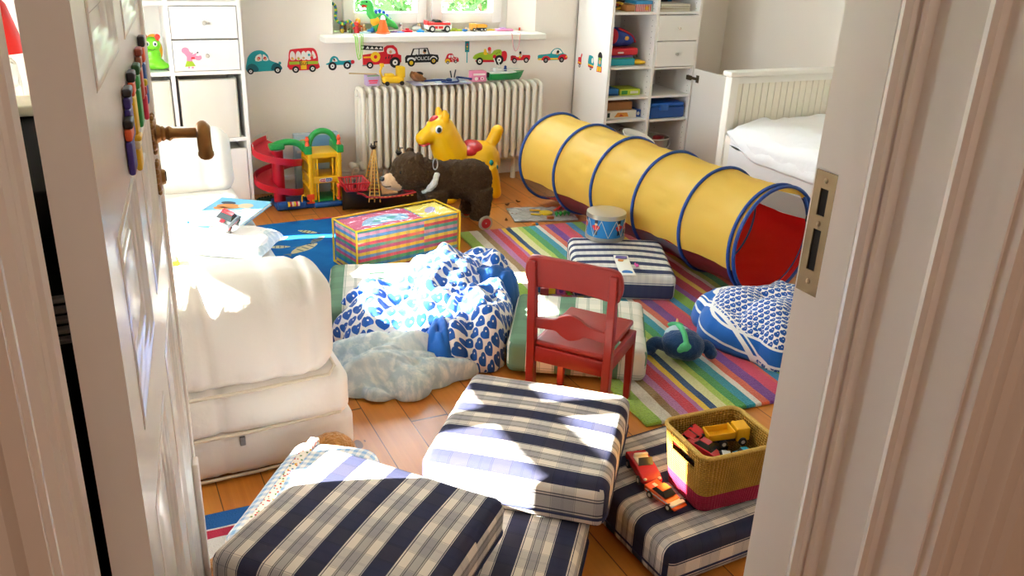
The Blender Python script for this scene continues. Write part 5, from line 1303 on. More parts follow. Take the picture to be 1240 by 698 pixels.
sticker('car_sticker', 'tiny red car sticker with white dots and a yellow mudguard', 1.945, .692, .086, .055,
  [(RD, sm_([(.05,.2),(.08,.6),(.3,.98),(.8,1.0),(1.0,.66),(1.4,.6),(1.52,.3),(1.4,.15)], 3)), (WH, sm_([(.35,.6),(.42,.84),(.58,.86),(.58,.6)], 2)), (WH, sm_([(.68,.6),(.68,.86),(.84,.84),(.9,.6)], 2)), (YE, sm_([(.0,.12),(.05,.4),(.3,.48),(.5,.36),(.52,.12)], 3))] + [(WH, circ(x, y, .06, n=10)) for x, y in ((.75,.44),(.95,.5),(1.15,.4),(.85,.26),(1.25,.54))] + wheel(.28,.12,.16)+wheel(1.16,.2,.17))
sticker('traffic_light_sticker', 'narrow teal traffic light sticker on a post', 2.036, .726, .026, .120,
  [(TE, rect(.085,.0,.135,.56)), (TD, rect(.0,.50,.22,1.0)), (TE, rect(.02,.52,.20,.98)), (TD, rect(.06,.56,.16,.94)), (RD, circ(.11,.86,.04, n=12)), (YE, circ(.11,.75,.04, n=12)), (GN, circ(.11,.64,.04, n=12))])
sticker('racing_car_sticker', 'lime green racing car sticker with a red tail and a driver', 2.181, .702, .221, .098,
  [(RD, sm_([(.2,.26),(.7,.14),(2.0,.14),(2.22,.3),(2.24,.6),(2.1,.76),(1.8,.7)], 3)), (GN, sm_([(.02,.42),(.2,.6),(.6,.72),(.95,.70),(1.2,.62),(1.4,.80),(1.7,.86),(1.88,.76),(1.84,.4),(1.5,.26),(.4,.30),(.1,.34)], 3)), (YE, sm_([(.72,.58),(.74,.86),(.84,.90),(.92,.70),(.96,.58)], 3)), (SK, circ(1.10,.80,.11)), (RD, circ(1.08,.90,.11)), (SK, [(1.0,.6),(1.02,.76),(1.18,.76),(1.2,.6)]), (RD, circ(1.42,.44,.12)), (BK, circ(1.62,.66,.025,n=8)), (BK, circ(1.72,.70,.025,n=8)), (BK, circ(1.54,.62,.025,n=8))] + wheel(.46,.20,.22)+wheel(1.72,.24,.29))
sticker('car_sticker', 'small red open car sticker with one driver, next to the lime racing car', 2.379, .690, .131, .067,
  [(RD, [(.03,.22),(.02,.6),(.14,.66),(.5,.62),(.62,.5),(1.1,.5),(1.2,.68),(1.9,.66),(1.96,.5),(1.9,.22)]), (WH, circ(.92,.62,.16)), (SK, circ(.95,.76,.13)), (BK, circ(.95,.88,.11)), (YE, circ(.92,.5,.1))] + wheel(.40,.2,.24)+wheel(1.55,.22,.24))
sticker('car_sticker', 'teal and red car sticker with a bubble roof, nearest the wardrobe', 2.595, .692, .203, .082,
  [(TE, sm_([(.02,.4),(.05,.58),(.5,.62),(1.0,.66),(1.3,.72),(1.9,.68),(2.3,.6),(2.42,.5),(2.4,.24),(1.0,.18),(.1,.22)], 2)), (YE, [(.05,.22),(.05,.34),(2.3,.34),(2.3,.22)]), (TE, sm_([(1.1,.62),(1.2,.9),(1.5,1.04),(1.85,.98),(2.1,.7),(2.1,.6)], 3)), (WH, sm_([(1.2,.64),(1.28,.88),(1.5,.98),(1.8,.92),(2.0,.66)], 3)), (SK, circ(1.62,.68,.12)), (BK, circ(1.66,.78,.11)), (RD, sm_([(.35,.2),(.45,.44),(.72,.5),(.96,.42),(1.05,.2)], 3)), (RD, sm_([(1.72,.2),(1.8,.5),(2.1,.6),(2.42,.5),(2.42,.22)], 3)), (YE, circ(2.38,.42,.06))] + [(BK, circ(.68,.20,.2)), (GR, circ(.68,.2,.1)), (BK, circ(2.0,.2,.2)), (GR, circ(2.0,.2,.1))])
GSW = 'stickers on the side of the wardrobe'
sticker('digger_sticker', 'red toy vehicle sticker on the wardrobe side closest to the wall', 4.660, .672, .055, .086,
  [(RD, [(.08,.36),(.08,.66),(.2,.72),(.40,.72),(.44,.88),(.54,1.0),(.62,.98),(.58,.82),(.52,.7),(.54,.36)]), (YE, [(.06,.30),(.06,.40),(.58,.36),(.58,.28)]), (RD, [(.06,.24),(.08,.31),(.52,.29),(.52,.22)])] + wheel(.32,.13,.12), 'panel', group=GSW)
sticker('truck_sticker', 'teal van sticker on the wardrobe side in the strip of sun', 4.530, .676, .067, .084,
  [(TE, sm_([(.04,.36),(.06,.9),(.2,1.0),(.6,.96),(.74,.7),(.76,.36)], 3)), (WH, circ(.58,.68,.13, .18)), (YE, [(.02,.28),(.02,.40),(.76,.36),(.76,.24)]), (RD, [(.1,.18),(.02,.3),(.76,.27),(.7,.16)])] + wheel(.42,.12,.12), 'panel', group=GSW)
sticker('rocket_sticker', 'rocket shaped sticker with a black tip at the front edge of the wardrobe side', 4.432, .694, .063, .115,
  [(TE, rect(.08,.28,.46,.78)), (BK, sm_([(.08,.72),(.12,.92),(.27,1.0),(.42,.92),(.46,.72)], 3)), (GN, rect(.14,.58,.40,.72)), (SK, circ(.27,.50,.11)), (RD, [(.03,.0),(.05,.28),(.50,.30),(.50,.02)]), (YE, rect(.08,.04,.22,.26)), (YE, rect(.30,.05,.45,.27)), (GN, rect(.26,.05,.29,.27))], 'panel', group=GSW)
PK = '#e88aa8'
ms = sticker('mouse_sticker', 'small pink mouse sticker with a green skirt on the lower shelf drawer', .497, .772, .095, .100,
  [(PK, circ(.30,.84,.17, .15)), (PK, [(.22,.72),(.40,.90),(.62,.66),(.84,.74),(.66,.50),(.40,.46)]), (BK, circ(.84,.74,.04,n=8)), (PK, [(.32,.34),(.34,.56),(.56,.54),(.58,.32)]), (RD, [(.52,.44),(.54,.54),(.78,.54),(.78,.44)]), (PK, sm_([(.70,.44),(.72,.60),(.84,.58),(.98,.60),(1.0,.46),(.86,.38)], 3)), (GN, [(.22,.10),(.32,.36),(.58,.34),(.70,.12)]), (PK, [(.34,.02),(.36,.1),(.44,.1),(.42,.02)]), (PK, [(.50,.02),(.52,.1),(.60,.1),(.62,.02)]), (BK, circ(.60,.72,.02,n=8))], 'drawer', group=None)

# ------------------------------------------------------------------ wardrobe contents
def bx(name, label, cat, x0, y0, z0, x1, y1, z1, c, rz=0, group=None, extra=None, r=.003):
    t = thing(name, label, cat, ((x0+x1)/2, (y0+y1)/2, z0+.0012), rz, group); w, d, h = x1-x0, y1-y0, z1-z0
    quick('body', c if not isinstance(c, str) else plastic(c, .5), lambda b: b.rbox(-w/2, -d/2, 0, w/2, d/2, h, r, 2), t)
    if extra: extra(t, w, d, h)
    return t
def face(*parts):
    def f(t, w, d, h):
        cols = []; b = MB(); b.M = TR(-w/2, -d/2, 0, rx=pi/2)
        for c, poly in parts:
            if c not in cols: cols.append(c)
            b.prism([(x*w, y*h) for x, y in poly], .0, .0008+.0002*len(cols), cols.index(c))
        b.build('front_print', [flat(c) for c in cols], t, smooth=False)
    return f
bx('game_case', 'turquoise plastic case at the bottom of the pile on the wardrobe shelf', 'toy case', 2.775, 4.40, .675, 2.965, 4.60, .712, '#1e9aa8')
bx('game_case', 'flat purple and green toy on top of the turquoise case in the wardrobe', 'toy case', 2.78, 4.41, .7132, 2.955, 4.60, .730, '#6a3a8a', extra=lambda t, w, d, h: quick('green_band', plastic('#5aa83a'), lambda b: b.rbox(-w/2-.002, -d/2-.002, .001, w/2, d/2, .005, .001, 1), t))
bx('toy_case', 'red toy case lying under the backpack in the wardrobe', 'toy case', 2.775, 4.40, .7312, 2.985, 4.60, .772, '#c41e2a', r=.012, extra=lambda t, w, d, h: quick('handle', plastic('#e0d8cc'), lambda b: b.rbox(-.04, -d/2-.006, .012, .0, -d/2, .022, .003), t))
bp = thing('backpack', 'red and blue child backpack slumped on the pile in the wardrobe', 'backpack', (2.875, 4.48, .7735))
q = MB(); q.ell((0, 0, .055), (.09, .07, .055)); q.ell((.05, -.02, .045), (.062, .05, .042)); q.ell((-.06, .0, .075), (.04, .06, .045)); blob(q, .006, 4, .006, 20).build('body', mat('blue_nylon', '#1d3a8a', .6, bump=.2), bp, angle=180)
q = MB(); q.ell((-.055, -.045, .065), (.036, .03, .045)); blob(q, .005, 3).build('red_pocket', mat('red_cloth', '#b81a28', .7), bp, angle=180)
quick('red_trim', mat('red_cloth'), lambda b: b.tube(catmull([(-.02, -.05, .11), (.03, -.055, .09), (.07, -.06, .065), (.10, -.05, .03)], 4, False), .006, 8), bp)
quick('badge', flat('#d8a040'), lambda b: b.ell((.03, -.066, .055), (.016, .004, .012)), bp)
tag(quick('yellow_toy', [plastic('#e8b81c'), plastic('#1c1c20')], lambda b: (b.ell((0, 0, .016), (.036, .03, .015), mi=0), b.ell((.02, -.01, .014), (.03, .022, .012), mi=0), b.tube(catmull([(-.02, 0, .03), (-.03, .02, .07), (-.01, .03, .09), (.01, .02, .04)], 4, False), .003, 6, mi=1)), loc=(2.995, 4.42, .676)), 'yellow plastic toy with a black cord at the edge of the wardrobe shelf', 'toy')
bx('game_box', 'small blue box beside the lime green box in the wardrobe', 'box', 2.775, 4.40, .501, 2.872, 4.55, .540, '#1a6aa8', extra=face(('#0e3a6a', rect(.1,.1,.9,.3))))
bx('game_box', 'lime green flat box on the wardrobe shelf', 'box', 2.878, 4.39, .501, 3.015, 4.52, .537, '#b8c832', extra=face(('#3a8a3a', rect(.05,.2,.35,.8)), ('#e0dccc', rect(.5,.3,.9,.7))))
bx('game_box', 'dark tin lying behind the blue box in the wardrobe', 'box', 2.775, 4.57, .501, 2.90, 4.66, .556, '#26242a')
bx('puzzle_box', 'white puzzle box with an orange picture and blue end under the brown box', 'box', 2.778, 4.385, .367, 3.00, 4.56, .412, '#e0d8cc', extra=face(('#d88a3a', [(.3,.2),(.4,.8),(.7,.75),(.75,.2)]), ('#2a2a2a', rect(.08,.2,.16,.8)), ('#b84a2a', [(.45,.3),(.5,.6),(.6,.3)])))
bx('puzzle_box', 'small blue box at the end of the white puzzle box', 'box', 3.003, 4.40, .367, 3.042, 4.50, .410, '#1c4a9c', extra=face(('#d8d4cc', circ(.5,.5,.25,.25))))
bx('wooden_box', 'plain brown wooden box stacked on the white puzzle box', 'box', 2.785, 4.40, .4135, 2.975, 4.55, .462, mat('brown_wood_box', '#a8703c', .6, var=.12, vscale=20))
tag(quick('wire_frame', mat('black_wire', '#1c1814', .4, metal=.5), lambda b: (b.tube(catmull([(-.06, 0, .004), (-.03, .01, .018), (0, 0, .006), (.03, .012, .020), (.06, 0, .004)], 5, False), .0025, 6), b.tube([(-.06, 0, .004), (-.04, -.05, .004)], .0025, 6), b.tube([(.06, 0, .004), (.05, -.05, .004)], .0025, 6)), loc=(2.92, 4.44, .2755)), 'bent black wire frame on the lowest wardrobe shelf', 'wire frame')
bx('striped_box', 'red and white striped toy box with a blue lid on the upper wardrobe shelf', 'box', 2.925, 4.38, .979, 3.035, 4.52, 1.025, '#e4ddd4', extra=lambda t, w, d, h: (quick('stripes', flat('#c42a2c'), lambda b: [b.box(-w/2+.012*k, -d/2-.001, 0, -w/2+.012*k+.006, -d/2, h*.86) for k in range(9)], t, smooth=False), quick('lid', plastic('#2a8ac0'), lambda b: b.rbox(-w/2-.002, -d/2-.002, h*.86, w/2+.002, d/2, h+.012, .003), t), quick('bear_print', flat('#e0a82c'), lambda b: (setattr(b, 'M', TR(.02, -d/2-.0015, h*.4, rx=pi/2)), b.prism(circ(0, 0, .012), 0, .0006)), t, smooth=False)))
bx('wooden_box', 'small wooden box next to the striped box on the upper wardrobe shelf', 'box', 2.86, 4.38, .979, 2.92, 4.50, 1.015, mat('brown_wood_box'))
tag(quick('toy_heap', [plastic('#d8b02c'), plastic('#2a2622'), plastic('#b84a2a')], lambda b: [b.tube([(-.04+.02*k, -.03+.01*(k % 3), .008+.010*k), (.05-.012*k, .02, .012+.010*k)], .007, 8, mi=k % 3) for k in range(5)], loc=(2.825, 4.43, .983)), 'yellow and dark plastic rods heaped on the upper wardrobe shelf', 'toy')
GBO = 'books lying above the wardrobe drawers'
for i, (c, lab) in enumerate((('#c8b48a', 'tan book at the bottom of the wardrobe book pile'), ('#7a5a3a', 'brown book in the middle of the wardrobe book pile'), ('#e0d8c8', 'cream book on top of the wardrobe book pile'))):
    t = thing('book', lab, 'book', (3.19, 4.45, .9815+.0135*i), radians((2, -3, 4)[i]), GBO)
    quick('pages', flat('#ded6c6'), lambda b: b.box(-.108, -.078, .0015, .108, .08, .011), t, smooth=False)
    quick('cover', flat(c), lambda b: (b.box(-.11, -.08, 0, .11, .082, .0015), b.box(-.11, -.08, .011, .11, .082, .0125), b.box(-.11, .08, 0, .11, .083, .0125)), t, smooth=False)
bx('picture_card', 'blue and green picture book standing behind the book pile in the wardrobe', 'book', 3.09, 4.56, .982, 3.30, 4.575, 1.12, '#2a7aa8', extra=face(('#6aa83a', [(.1,.0),(.2,.5),(.5,.3),(.6,.0)]), ('#1c2a3a', [(.5,.2),(.6,.7),(.9,.5),(.8,.1)]), ('#d8c04a', circ(.3,.6,.08,.1))), r=.001)
bb2 = thing('storage_case', 'blue lidded plastic box on the right shelf of the wardrobe', 'box', (3.205, 4.46, .3585))
quick('body', plastic('#164a9a', .4), lambda b: b.rbox(-.125, -.10, 0, .130, .10, .07, .012, 3), bb2)
quick('lid', plastic('#1c5ab0', .35), lambda b: (b.rbox(-.118, -.104, .068, .124, .104, .094, .018, 3), b.rbox(-.06, -.112, .05, .0, -.10, .085, .004)), bb2)
tub = thing('plastic_tub', 'clear plastic tub of red toys at the bottom of the wardrobe', 'tub', (3.19, 4.47, .0665))
quick('body', mat('cloudy_plastic', '#d8d2ca', .35, alpha=.55), lambda b: b.lathe([(0, .001), (.085, 0), (.09, .01), (.105, .15), (.112, .155), (.112, .160)], 28, cap=False), tub)
quick('rim', mat('white_plastic_rim', '#dcd8d0', .35), lambda b: b.tube([(.110*cos(2*pi*k/32), .110*sin(2*pi*k/32), .158) for k in range(32)], .004, 6, closed=True), tub)
quick('handle', mat('white_plastic_rim'), lambda b: b.tube([(.112*cos(radians(a)), .112*sin(radians(a))-.004, .15-.05*sin(radians(a-180))) for a in range(180, 361, 12)], .003, 6), tub)
GTB = 'toys piled in the clear tub'
for i, (c, dx, dy, dz, sx, sy, sz, nm, lab) in enumerate((('#b01c28', .03, -.03, .115, .034, .026, .02, 'toy_brick', 'dark red toy at the top of the clear tub'), ('#c8641c', -.02, -.01, .05, .045, .03, .028, 'toy_brick', 'orange toy just under the rim of the clear tub'), ('#d8c8a0', -.045, -.02, .135, .03, .012, .012, 'toy_stick', 'cream stick toy on top of the clear tub'), ('#a01824', .055, -.01, .145, .03, .025, .02, 'toy_brick', 'red toy poking over the tub rim near its handle'), ('#2a2426', -.075, .02, .14, .02, .02, .03, 'toy_brick', 'black toy by the tub wall'))):
    tag(quick(nm, plastic(c), lambda b: b.rbox(-sx, -sy, 0, sx, sy, sz*2, .008, 2), loc=(3.19+dx*.8, 4.47+dy*.8, .0665+dz*.82), rz=i*.7), lab, 'toy', GTB)
tag(quick('white_tray', mat('white_plastic_rim'), lambda b: (b.lathe([(0, 0), (.075, 0), (.095, .018), (.100, .022), (.098, .026), (.09, .022), (.07, .006), (0, .006)], 32)), loc=(2.80, 4.06, .312)), 'white round tray on top of a stool beside the tunnel', 'tray').rotation_euler = (radians(16), radians(14), 0)
stl = thing('low_stool', 'low pale stool half hidden behind the play tunnel', 'stool', (2.82, 4.06, 0))
quick('seat', mat('pale_wood', '#c8a878', .6, var=.08), lambda b: b.rbox(-.08, -.08, .25, .08, .08, .272, .006), stl)
for x in (-.06, .06):
    for y in (-.06, .06): quick('leg', mat('pale_wood'), lambda b: b.tube([(x, y, 0), (x*.9, y*.9, .255)], .010, 8), stl)

# ------------------------------------------------------------------ toys on the window sill
SZ = .8355
dino = thing('toy_dinosaur', 'green toy dinosaur with blue back plates standing on the window sill', 'toy dinosaur', (1.545, 4.80, SZ), 0)
M_DG = plastic('#3cb24a', .45)
q = MB()
q.ell((0, 0, .062), (.050, .020, .040)); q.tube(catmull([(-.03, 0, .07), (-.055, 0, .10), (-.058, 0, .135), (-.062, 0, .15)], 4, False), .022, 12); q.ell((-.075, 0, .152), (.034, .019, .022)); q.ell((-.10, 0, .143), (.018, .014, .011))
q.tube(catmull([(.03, 0, .06), (.07, 0, .04), (.095, 0, .022), (.105, 0, .020)], 4, False), [.026, .024, .022, .02, .018, .016, .014, .012, .010, .009, .008, .007, .006], 10)
for x in (-.022, .024): q.tube([(x, 0, .05), (x-.004, 0, .004)], [.020, .019], 10)
blob(q, .0035, 4).build('body', M_DG, dino, angle=180)
quick('belly', plastic('#e8b020', .5), lambda b: b.ell((-.030, -.006, .060), (.030, .018, .028), rot=Matrix.Rotation(radians(-40), 3, 'Y')), dino)
for k, (x, z) in enumerate(((-.024, .106), (-.002, .110), (.020, .102), (.038, .084), (.054, .064))):
    quick('back_plate', plastic('#1c4ab8', .5), lambda b: b.ell((x, 0, z), (.010, .006, .012)), dino)
quick('mouth', plastic('#c4281c', .5), lambda b: b.ell((-.092, -.012, .138), (.016, .006, .008)), dino)
quick('eye', plastic('#14243a', .2), lambda b: b.ell((-.080, -.018, .160), (.005, .003, .005)), dino)
quick('spots', flat('#6a3a1c'), lambda b: [b.ell((x, -.0185, z), (.004, .003, .004), 8, 6) for x, z in ((-.01, .085), (.012, .085), (.028, .07), (-.022, .07), (.004, .068))], dino)
cone = thing('traffic_cone', 'small orange toy traffic cone with a white tip before the dinosaur', 'toy cone', (1.540, 4.738, SZ))
quick('body', plastic('#f0641e', .5), lambda b: b.lathe([(.040, 0), (.040, .004), (.033, .008), (.014, .072), (0, .072)], 24), cone)
quick('tip', plastic('#eae6e0', .5), lambda b: b.lathe([(.0142, .070), (.011, .088), (.006, .094), (0, .095)], 20), cone)
rc = thing('toy_car', 'white and red toy rescue car in the middle of the window sill', 'toy car', (1.872, 4.775, SZ), 0)
quick('body', plastic('#dedad4', .25), lambda b: b.rbox(-.074, -.031, .014, .074, .031, .040, .008, 3), rc)
quick('upper_body', plastic('#d02a28', .25), lambda b: (b.rbox(-.076, -.030, .038, .070, .030, .054, .008, 3), b.rbox(-.074, -.026, .050, -.062, .026, .062, .003)), rc)
quick('windows', WIN, lambda b: b.add([(-.030,-.027,.053),(.022,-.027,.053),(.022,.027,.053),(-.030,.027,.053),(-.020,-.022,.066),(.006,-.022,.066),(.006,.022,.066),(-.020,.022,.066)], [(0,3,2,1),(4,5,6,7),(0,1,5,4),(1,2,6,5),(2,3,7,6),(3,0,4,7)]), rc, smooth=False)
quick('stripe', flat('#d02a28'), lambda b: (b.box(-.03, -.0316, .020, -.010, -.031, .034), b.box(-.006, -.0316, .020, .022, -.031, .034)), rc, smooth=False)
for x in (-.044, .046):
    for s_ in (-1, 1):
        wo = quick('wheel', TYRE, lambda b: (setattr(b, 'M', TR(x, s_*.028, .0185, rx=pi/2)), b.lathe([(0, -.007), (.016, -.007), (.0185, -.004), (.0185, .004), (.016, .007), (0, .007)], 18)), rc)
        quick('hubcap', HUB, lambda b: (setattr(b, 'M', TR(x, s_*.028, .0185, rx=pi/2)), b.lathe([(0, -.0085), (.010, -.008), (.010, .008), (0, .0085)], 14)), wo)
toycar('toy_truck', 'yellow toy dump truck with grey wheels near the bright end of the window sill', (2.125, 4.785, SZ), pi, .100, '#e0a030', 'truck', None, cab='#d8983a')
SN = 'beads'
snk = thing('bead_snake', 'green and blue beaded snake climbing the corner of the window recess', 'toy snake', (1.30, 4.80, SZ))
SP = catmull([(-.018, 0, .150), (-.005, 0, .140), (.0, 0, .11), (-.004, 0, .08), (.008, -.01, .056), (.035, -.015, .048), (.065, -.01, .060), (.085, -.012, .045), (.10, -.015, .03)], 4, False)
for mi_, c in enumerate(('#1c8a3c', '#1a3aa0', '#e0c01c')):
    quick('beads', plastic(c, .4), lambda b: [b.ell(p, .0082, 8, 6) for i, p in enumerate(SP) if (i % 4 in ((0, 2), (1,), (3,))[mi_])], snk)
GSI = 'small toys along the window sill'
def bit(name, label, x, y, z, c, kind='blob', s=.02, rz=0, c2=None):
    cs = [plastic(c), plastic(c2 or c)]
    def f(b):
        if kind == 'blob': b.ell((0, 0, s*.55), (s*1.2, s*.8, s*.55), mi=0); b.ell((s*.5, 0, s*1.1), (s*.5, s*.5, s*.5), mi=1)
        elif kind == 'fig': b.tube([(0, 0, 0), (0, 0, s*1.2)], [s*.5, s*.35], 10, mi=0); b.ell((0, 0, s*1.55), s*.42, mi=1); b.tube([(-s*.7, 0, s*.7), (0, 0, s*1.05), (s*.7, 0, s*.7)], s*.16, 8, mi=0)
        elif kind == 'boat': b.rbox(-s*1.4, -s*.6, 0, s*1.4, s*.6, s*.6, s*.25, 3, mi=0); b.rbox(-s*.5, -s*.35, s*.55, s*.5, s*.35, s*1.1, s*.15, 2, mi=1)
        elif kind == 'flat': b.rbox(-s*1.5, -s*.7, 0, s*1.5, s*.7, s*.35, s*.1, 2, mi=0); b.rbox(-s*.8, -s*.5, s*.35, s*.2, s*.3, s*.55, s*.05, 2, mi=1)
        elif kind == 'stump': b.lathe([(s*.7, 0), (s*.6, s*2), (0, s*2)], 14, mi=0); b.lathe([(s*.66, s*.3), (s*.66, s*.6)], 14, mi=1)
    o = quick(name, cs, f, loc=(x, y, z), rz=rz); return tag(o, label, 'toy', GSI)
bit('toy_stump', 'brown wooden toy stump behind the beaded snake', 1.345, 4.83, SZ, '#6a4a34', 'stump', .028, c2='#a83a2a')
bit('toy_figure', 'red toy figure in the crowd of little figures on the sill corner', 1.405, 4.78, SZ, '#c41e22', 'fig', .030, c2='#d83a1c')
bit('toy_figure', 'orange toy figure in the crowd at the sill corner', 1.425, 4.82, SZ, '#e0701e', 'fig', .036, c2='#e8a01c')
bit('toy_figure', 'brown and green toy figure in the crowd on the sill', 1.372, 4.78, SZ, '#5a6a2a', 'fig', .022, c2='#8a6a3a')
bit('toy_figure', 'blue and yellow toy figure nearest the recess wall on the sill', 1.325, 4.78, SZ, '#c8a82a', 'fig', .018, c2='#1c4a8a')
bit('toy_figure', 'tan toy figure leaning between the orange figure and the dinosaur', 1.455, 4.81, SZ, '#d8a86a', 'fig', .022, c2='#e0c090')
bit('toy_animal', 'bright blue toy animal just before the dinosaur', 1.482, 4.775, SZ, '#1c7ac8', 'blob', .018)
bit('toy_boat', 'pale blue toy boat in front of the small figures', 1.445, 4.752, SZ, '#a8c8d0', 'flat', .020, c2='#d8e0e0')
bit('toy_boat', 'purple toy boat behind the orange cone', 1.625, 4.775, SZ, '#8a5aa0', 'flat', .018, c2='#c0a0c8')
bit('toy_boat', 'small blue toy boat between purple boat and red boat', 1.648, 4.76, SZ, '#3a6ab0', 'flat', .013, c2='#88a8d0')
bit('toy_boat', 'red toy boat on the sill past the cone', 1.690, 4.77, SZ, '#d01c30', 'boat', .020, c2='#c01828')
bit('toy_penguin', 'white toy animal with dark spots behind the red boat', 1.668, 4.81, SZ, '#d8d4cc', 'fig', .024, c2='#a8a49c')
bit('toy_car', 'blue and white toy car near the rescue car', 1.765, 4.765, SZ, '#1c8ad0', 'boat', .016, c2='#5ab0e0')
bit('toy_bird', 'white toy bird behind the blue and white car', 1.770, 4.83, SZ, '#d8d4cc', 'blob', .026, c2='#c8a878')
bit('toy_block', 'lime green flat toy between the rescue car and the dump truck', 1.99, 4.80, SZ, '#a8b02a', 'flat', .028, c2='#b8c03a')
bit('toy_figure', 'tan and blue toy figure before the lime flat toy', 2.035, 4.765, SZ, '#1c64b0', 'blob', .014, c2='#d8a878')
bit('toy_block', 'yellow flat toy behind the dump truck', 2.215, 4.80, SZ, '#e8c040', 'flat', .018, c2='#f0d870')
bit('toy_purse', 'pink toy purse at the sunlit end of the sill', 2.285, 4.775, SZ, '#e890b8', 'flat', .034, c2='#c8a0d8')
bit('toy_cone', 'tiny red cone at the very end of the sill', 2.395, 4.79, SZ, '#e0301c', 'stump', .008)
for nm, lab, x, c, w, h in (('green_necklace', 'lime green bead necklace hanging over the sill edge', 1.365, '#8ac83a', .018, .085), ('pink_necklace', 'thin pink cord hanging over the sill edge below the purse', 2.29, '#e8a0a8', .028, .060)):
    P = catmull([(-w, .03, .002), (-w, -.002, .004), (-w*.9, -.008, -.01), (-w*.6, -.008, -.035-h*.5), (0, -.008, -.035-h), (w*.6, -.008, -.035-h*.6), (w*.9, -.008, -.01), (w, -.002, .004), (w*.9, .03, .002)], 5, False)
    t = quick(nm, plastic(c), lambda b: (b.tube(P, .0022 if 'pink' in nm else .0028, 6), b.tube([p+Vector((.009, -.001, .006)) for p in P], .0022, 6) if 'green' in nm else None), loc=(x, RY1-.105, SZ+.001)); tag(t, lab, 'necklace')

# ------------------------------------------------------------------ things on the radiator
RZ = .583
bx('craft_box', 'lilac craft box with pink lettering on the radiator end', 'box', 1.390, 4.57, RZ, 1.463, 4.62, RZ+.056, '#b8a0c4', extra=face(('#d83a5a', rect(.15,.42,.85,.58)), ('#d83a5a', rect(.2,.24,.8,.36)), ('#5a9a4a', rect(.05,.92,.95,1.0))))
quickstick = tag(quick('wooden_stick', mat('pale_wood'), lambda b: b.tube([(-.10, 0, .008), (.05, 0, .0)], .0035, 8), loc=(1.40, 4.585, RZ+.0615)), 'thin wooden stick lying across the lilac box', 'stick')
dg = thing('toy_digger', 'yellow wooden toy vehicle on the radiator next to the lilac box', 'toy digger', (1.545, 4.585, RZ+.001))
PY2 = plastic('#e8b818', .5)
quick('body', PY2, lambda b: (b.rbox(-.065, -.028, .010, .055, .028, .048, .016, 3), b.rbox(.018, -.024, .04, .060, .024, .098, .006, 2), b.rbox(-.05, -.02, .045, .0, .02, .062, .008, 2)), dg)
quick('arm', PY2, lambda b: (b.tube([(-.06, 0, .03), (-.075, 0, .075), (-.062, 0, .105)], .006, 8), b.rbox(-.075, -.012, .098, -.055, .012, .115, .003)), dg)
for x in (-.045, .038):
    for s in (-1, 1): quick('wheel', TYRE, lambda b: b.tube([(x, s*.024, .012), (x, s*.032, .012)], .012, 14), dg)
pp = thing('paper_sheets', 'loose white and lilac paper sheets spread on the radiator top', 'paper', (1.83, 4.59, RZ+.001))
for i, (c, w, d, a) in enumerate((('#b8b4d4', .34, .14, 0), ('#e6e4e6', .30, .12, 6), ('#cfdde2', .17, .11, -8))):
    quick('sheet', flat(c), lambda b: (setattr(b, 'M', TR(.03*i-.02, .0, .0022*i+.002, rz=radians(a))), b.rbox(-w/2, -d/2, 0, w/2, d/2, .002+.004*(i == 2), .0004, 1)), pp, smooth=False)
st = thing('stethoscope', 'navy toy stethoscope curled on the papers on the radiator', 'stethoscope', (1.862, 4.572, RZ+.014))
quick('tube', plastic('#15326e', .35), lambda b: b.tube(catmull([(-.14, .01, .002), (-.06, .012, .003), (-.02, .0, .003), (-.055, -.035, .003), (-.03, -.06, .002), (.03, -.055, .003), (.05, -.01, .005), (.06, .03, .012), (.10, .02, .008), (.14, .0, .004)], 6, False), .0055, 8), st)
quick('earpiece', plastic('#1c1c22', .4), lambda b: (b.tube([(.045, .035, .01), (.06, .05, .05)], .004, 8), b.tube([(.03, .035, .01), (.028, .05, .045)], .004, 8)), st)
quick('chest_piece', plastic('#15326e', .3), lambda b: b.lathe([(0, 0), (.018, 0), (.018, .008), (.008, .014), (0, .014)], 18), st)
an = thing('plush_animal', 'small brown plush animal lying on the radiator', 'plush toy', (1.688, 4.605, RZ+.010))
q = MB(); q.ell((0, 0, .024), (.034, .026, .024)); q.ell((-.024, -.01, .036), (.024, .022, .020)); q.ell((-.036, -.012, .052), (.008, .006, .009)); q.ell((.03, -.006, .012), (.022, .02, .012)); blob(q, .004, 3).build('body', mat('brown_plush', '#8a5a34', .95, bump=.5, bscale=140), an, angle=180)
quick('dark_patch', mat('dark_plush', '#2a2420', .95), lambda b: b.ell((.012, .004, .040), (.024, .018, .012)), an)
bx('toy_crate', 'pink toy carton with white lettering on the radiator beside the green boat', 'box', 2.00, 4.57, RZ, 2.09, 4.62, RZ+.058, '#e488ac', extra=face(('#f0e4e4', rect(.1,.62,.9,.8)), ('#f0e4e4', circ(.3,.3,.12,.16)), ('#f0e4e4', circ(.7,.3,.12,.16)), ('#c83a78', circ(.7,.3,.06,.08)), ('#c83a78', rect(.46,.2,.54,.45))))
bo = thing('toy_boat', 'green toy boat with a white deck on the radiator', 'toy boat', (2.215, 4.59, RZ+.001))
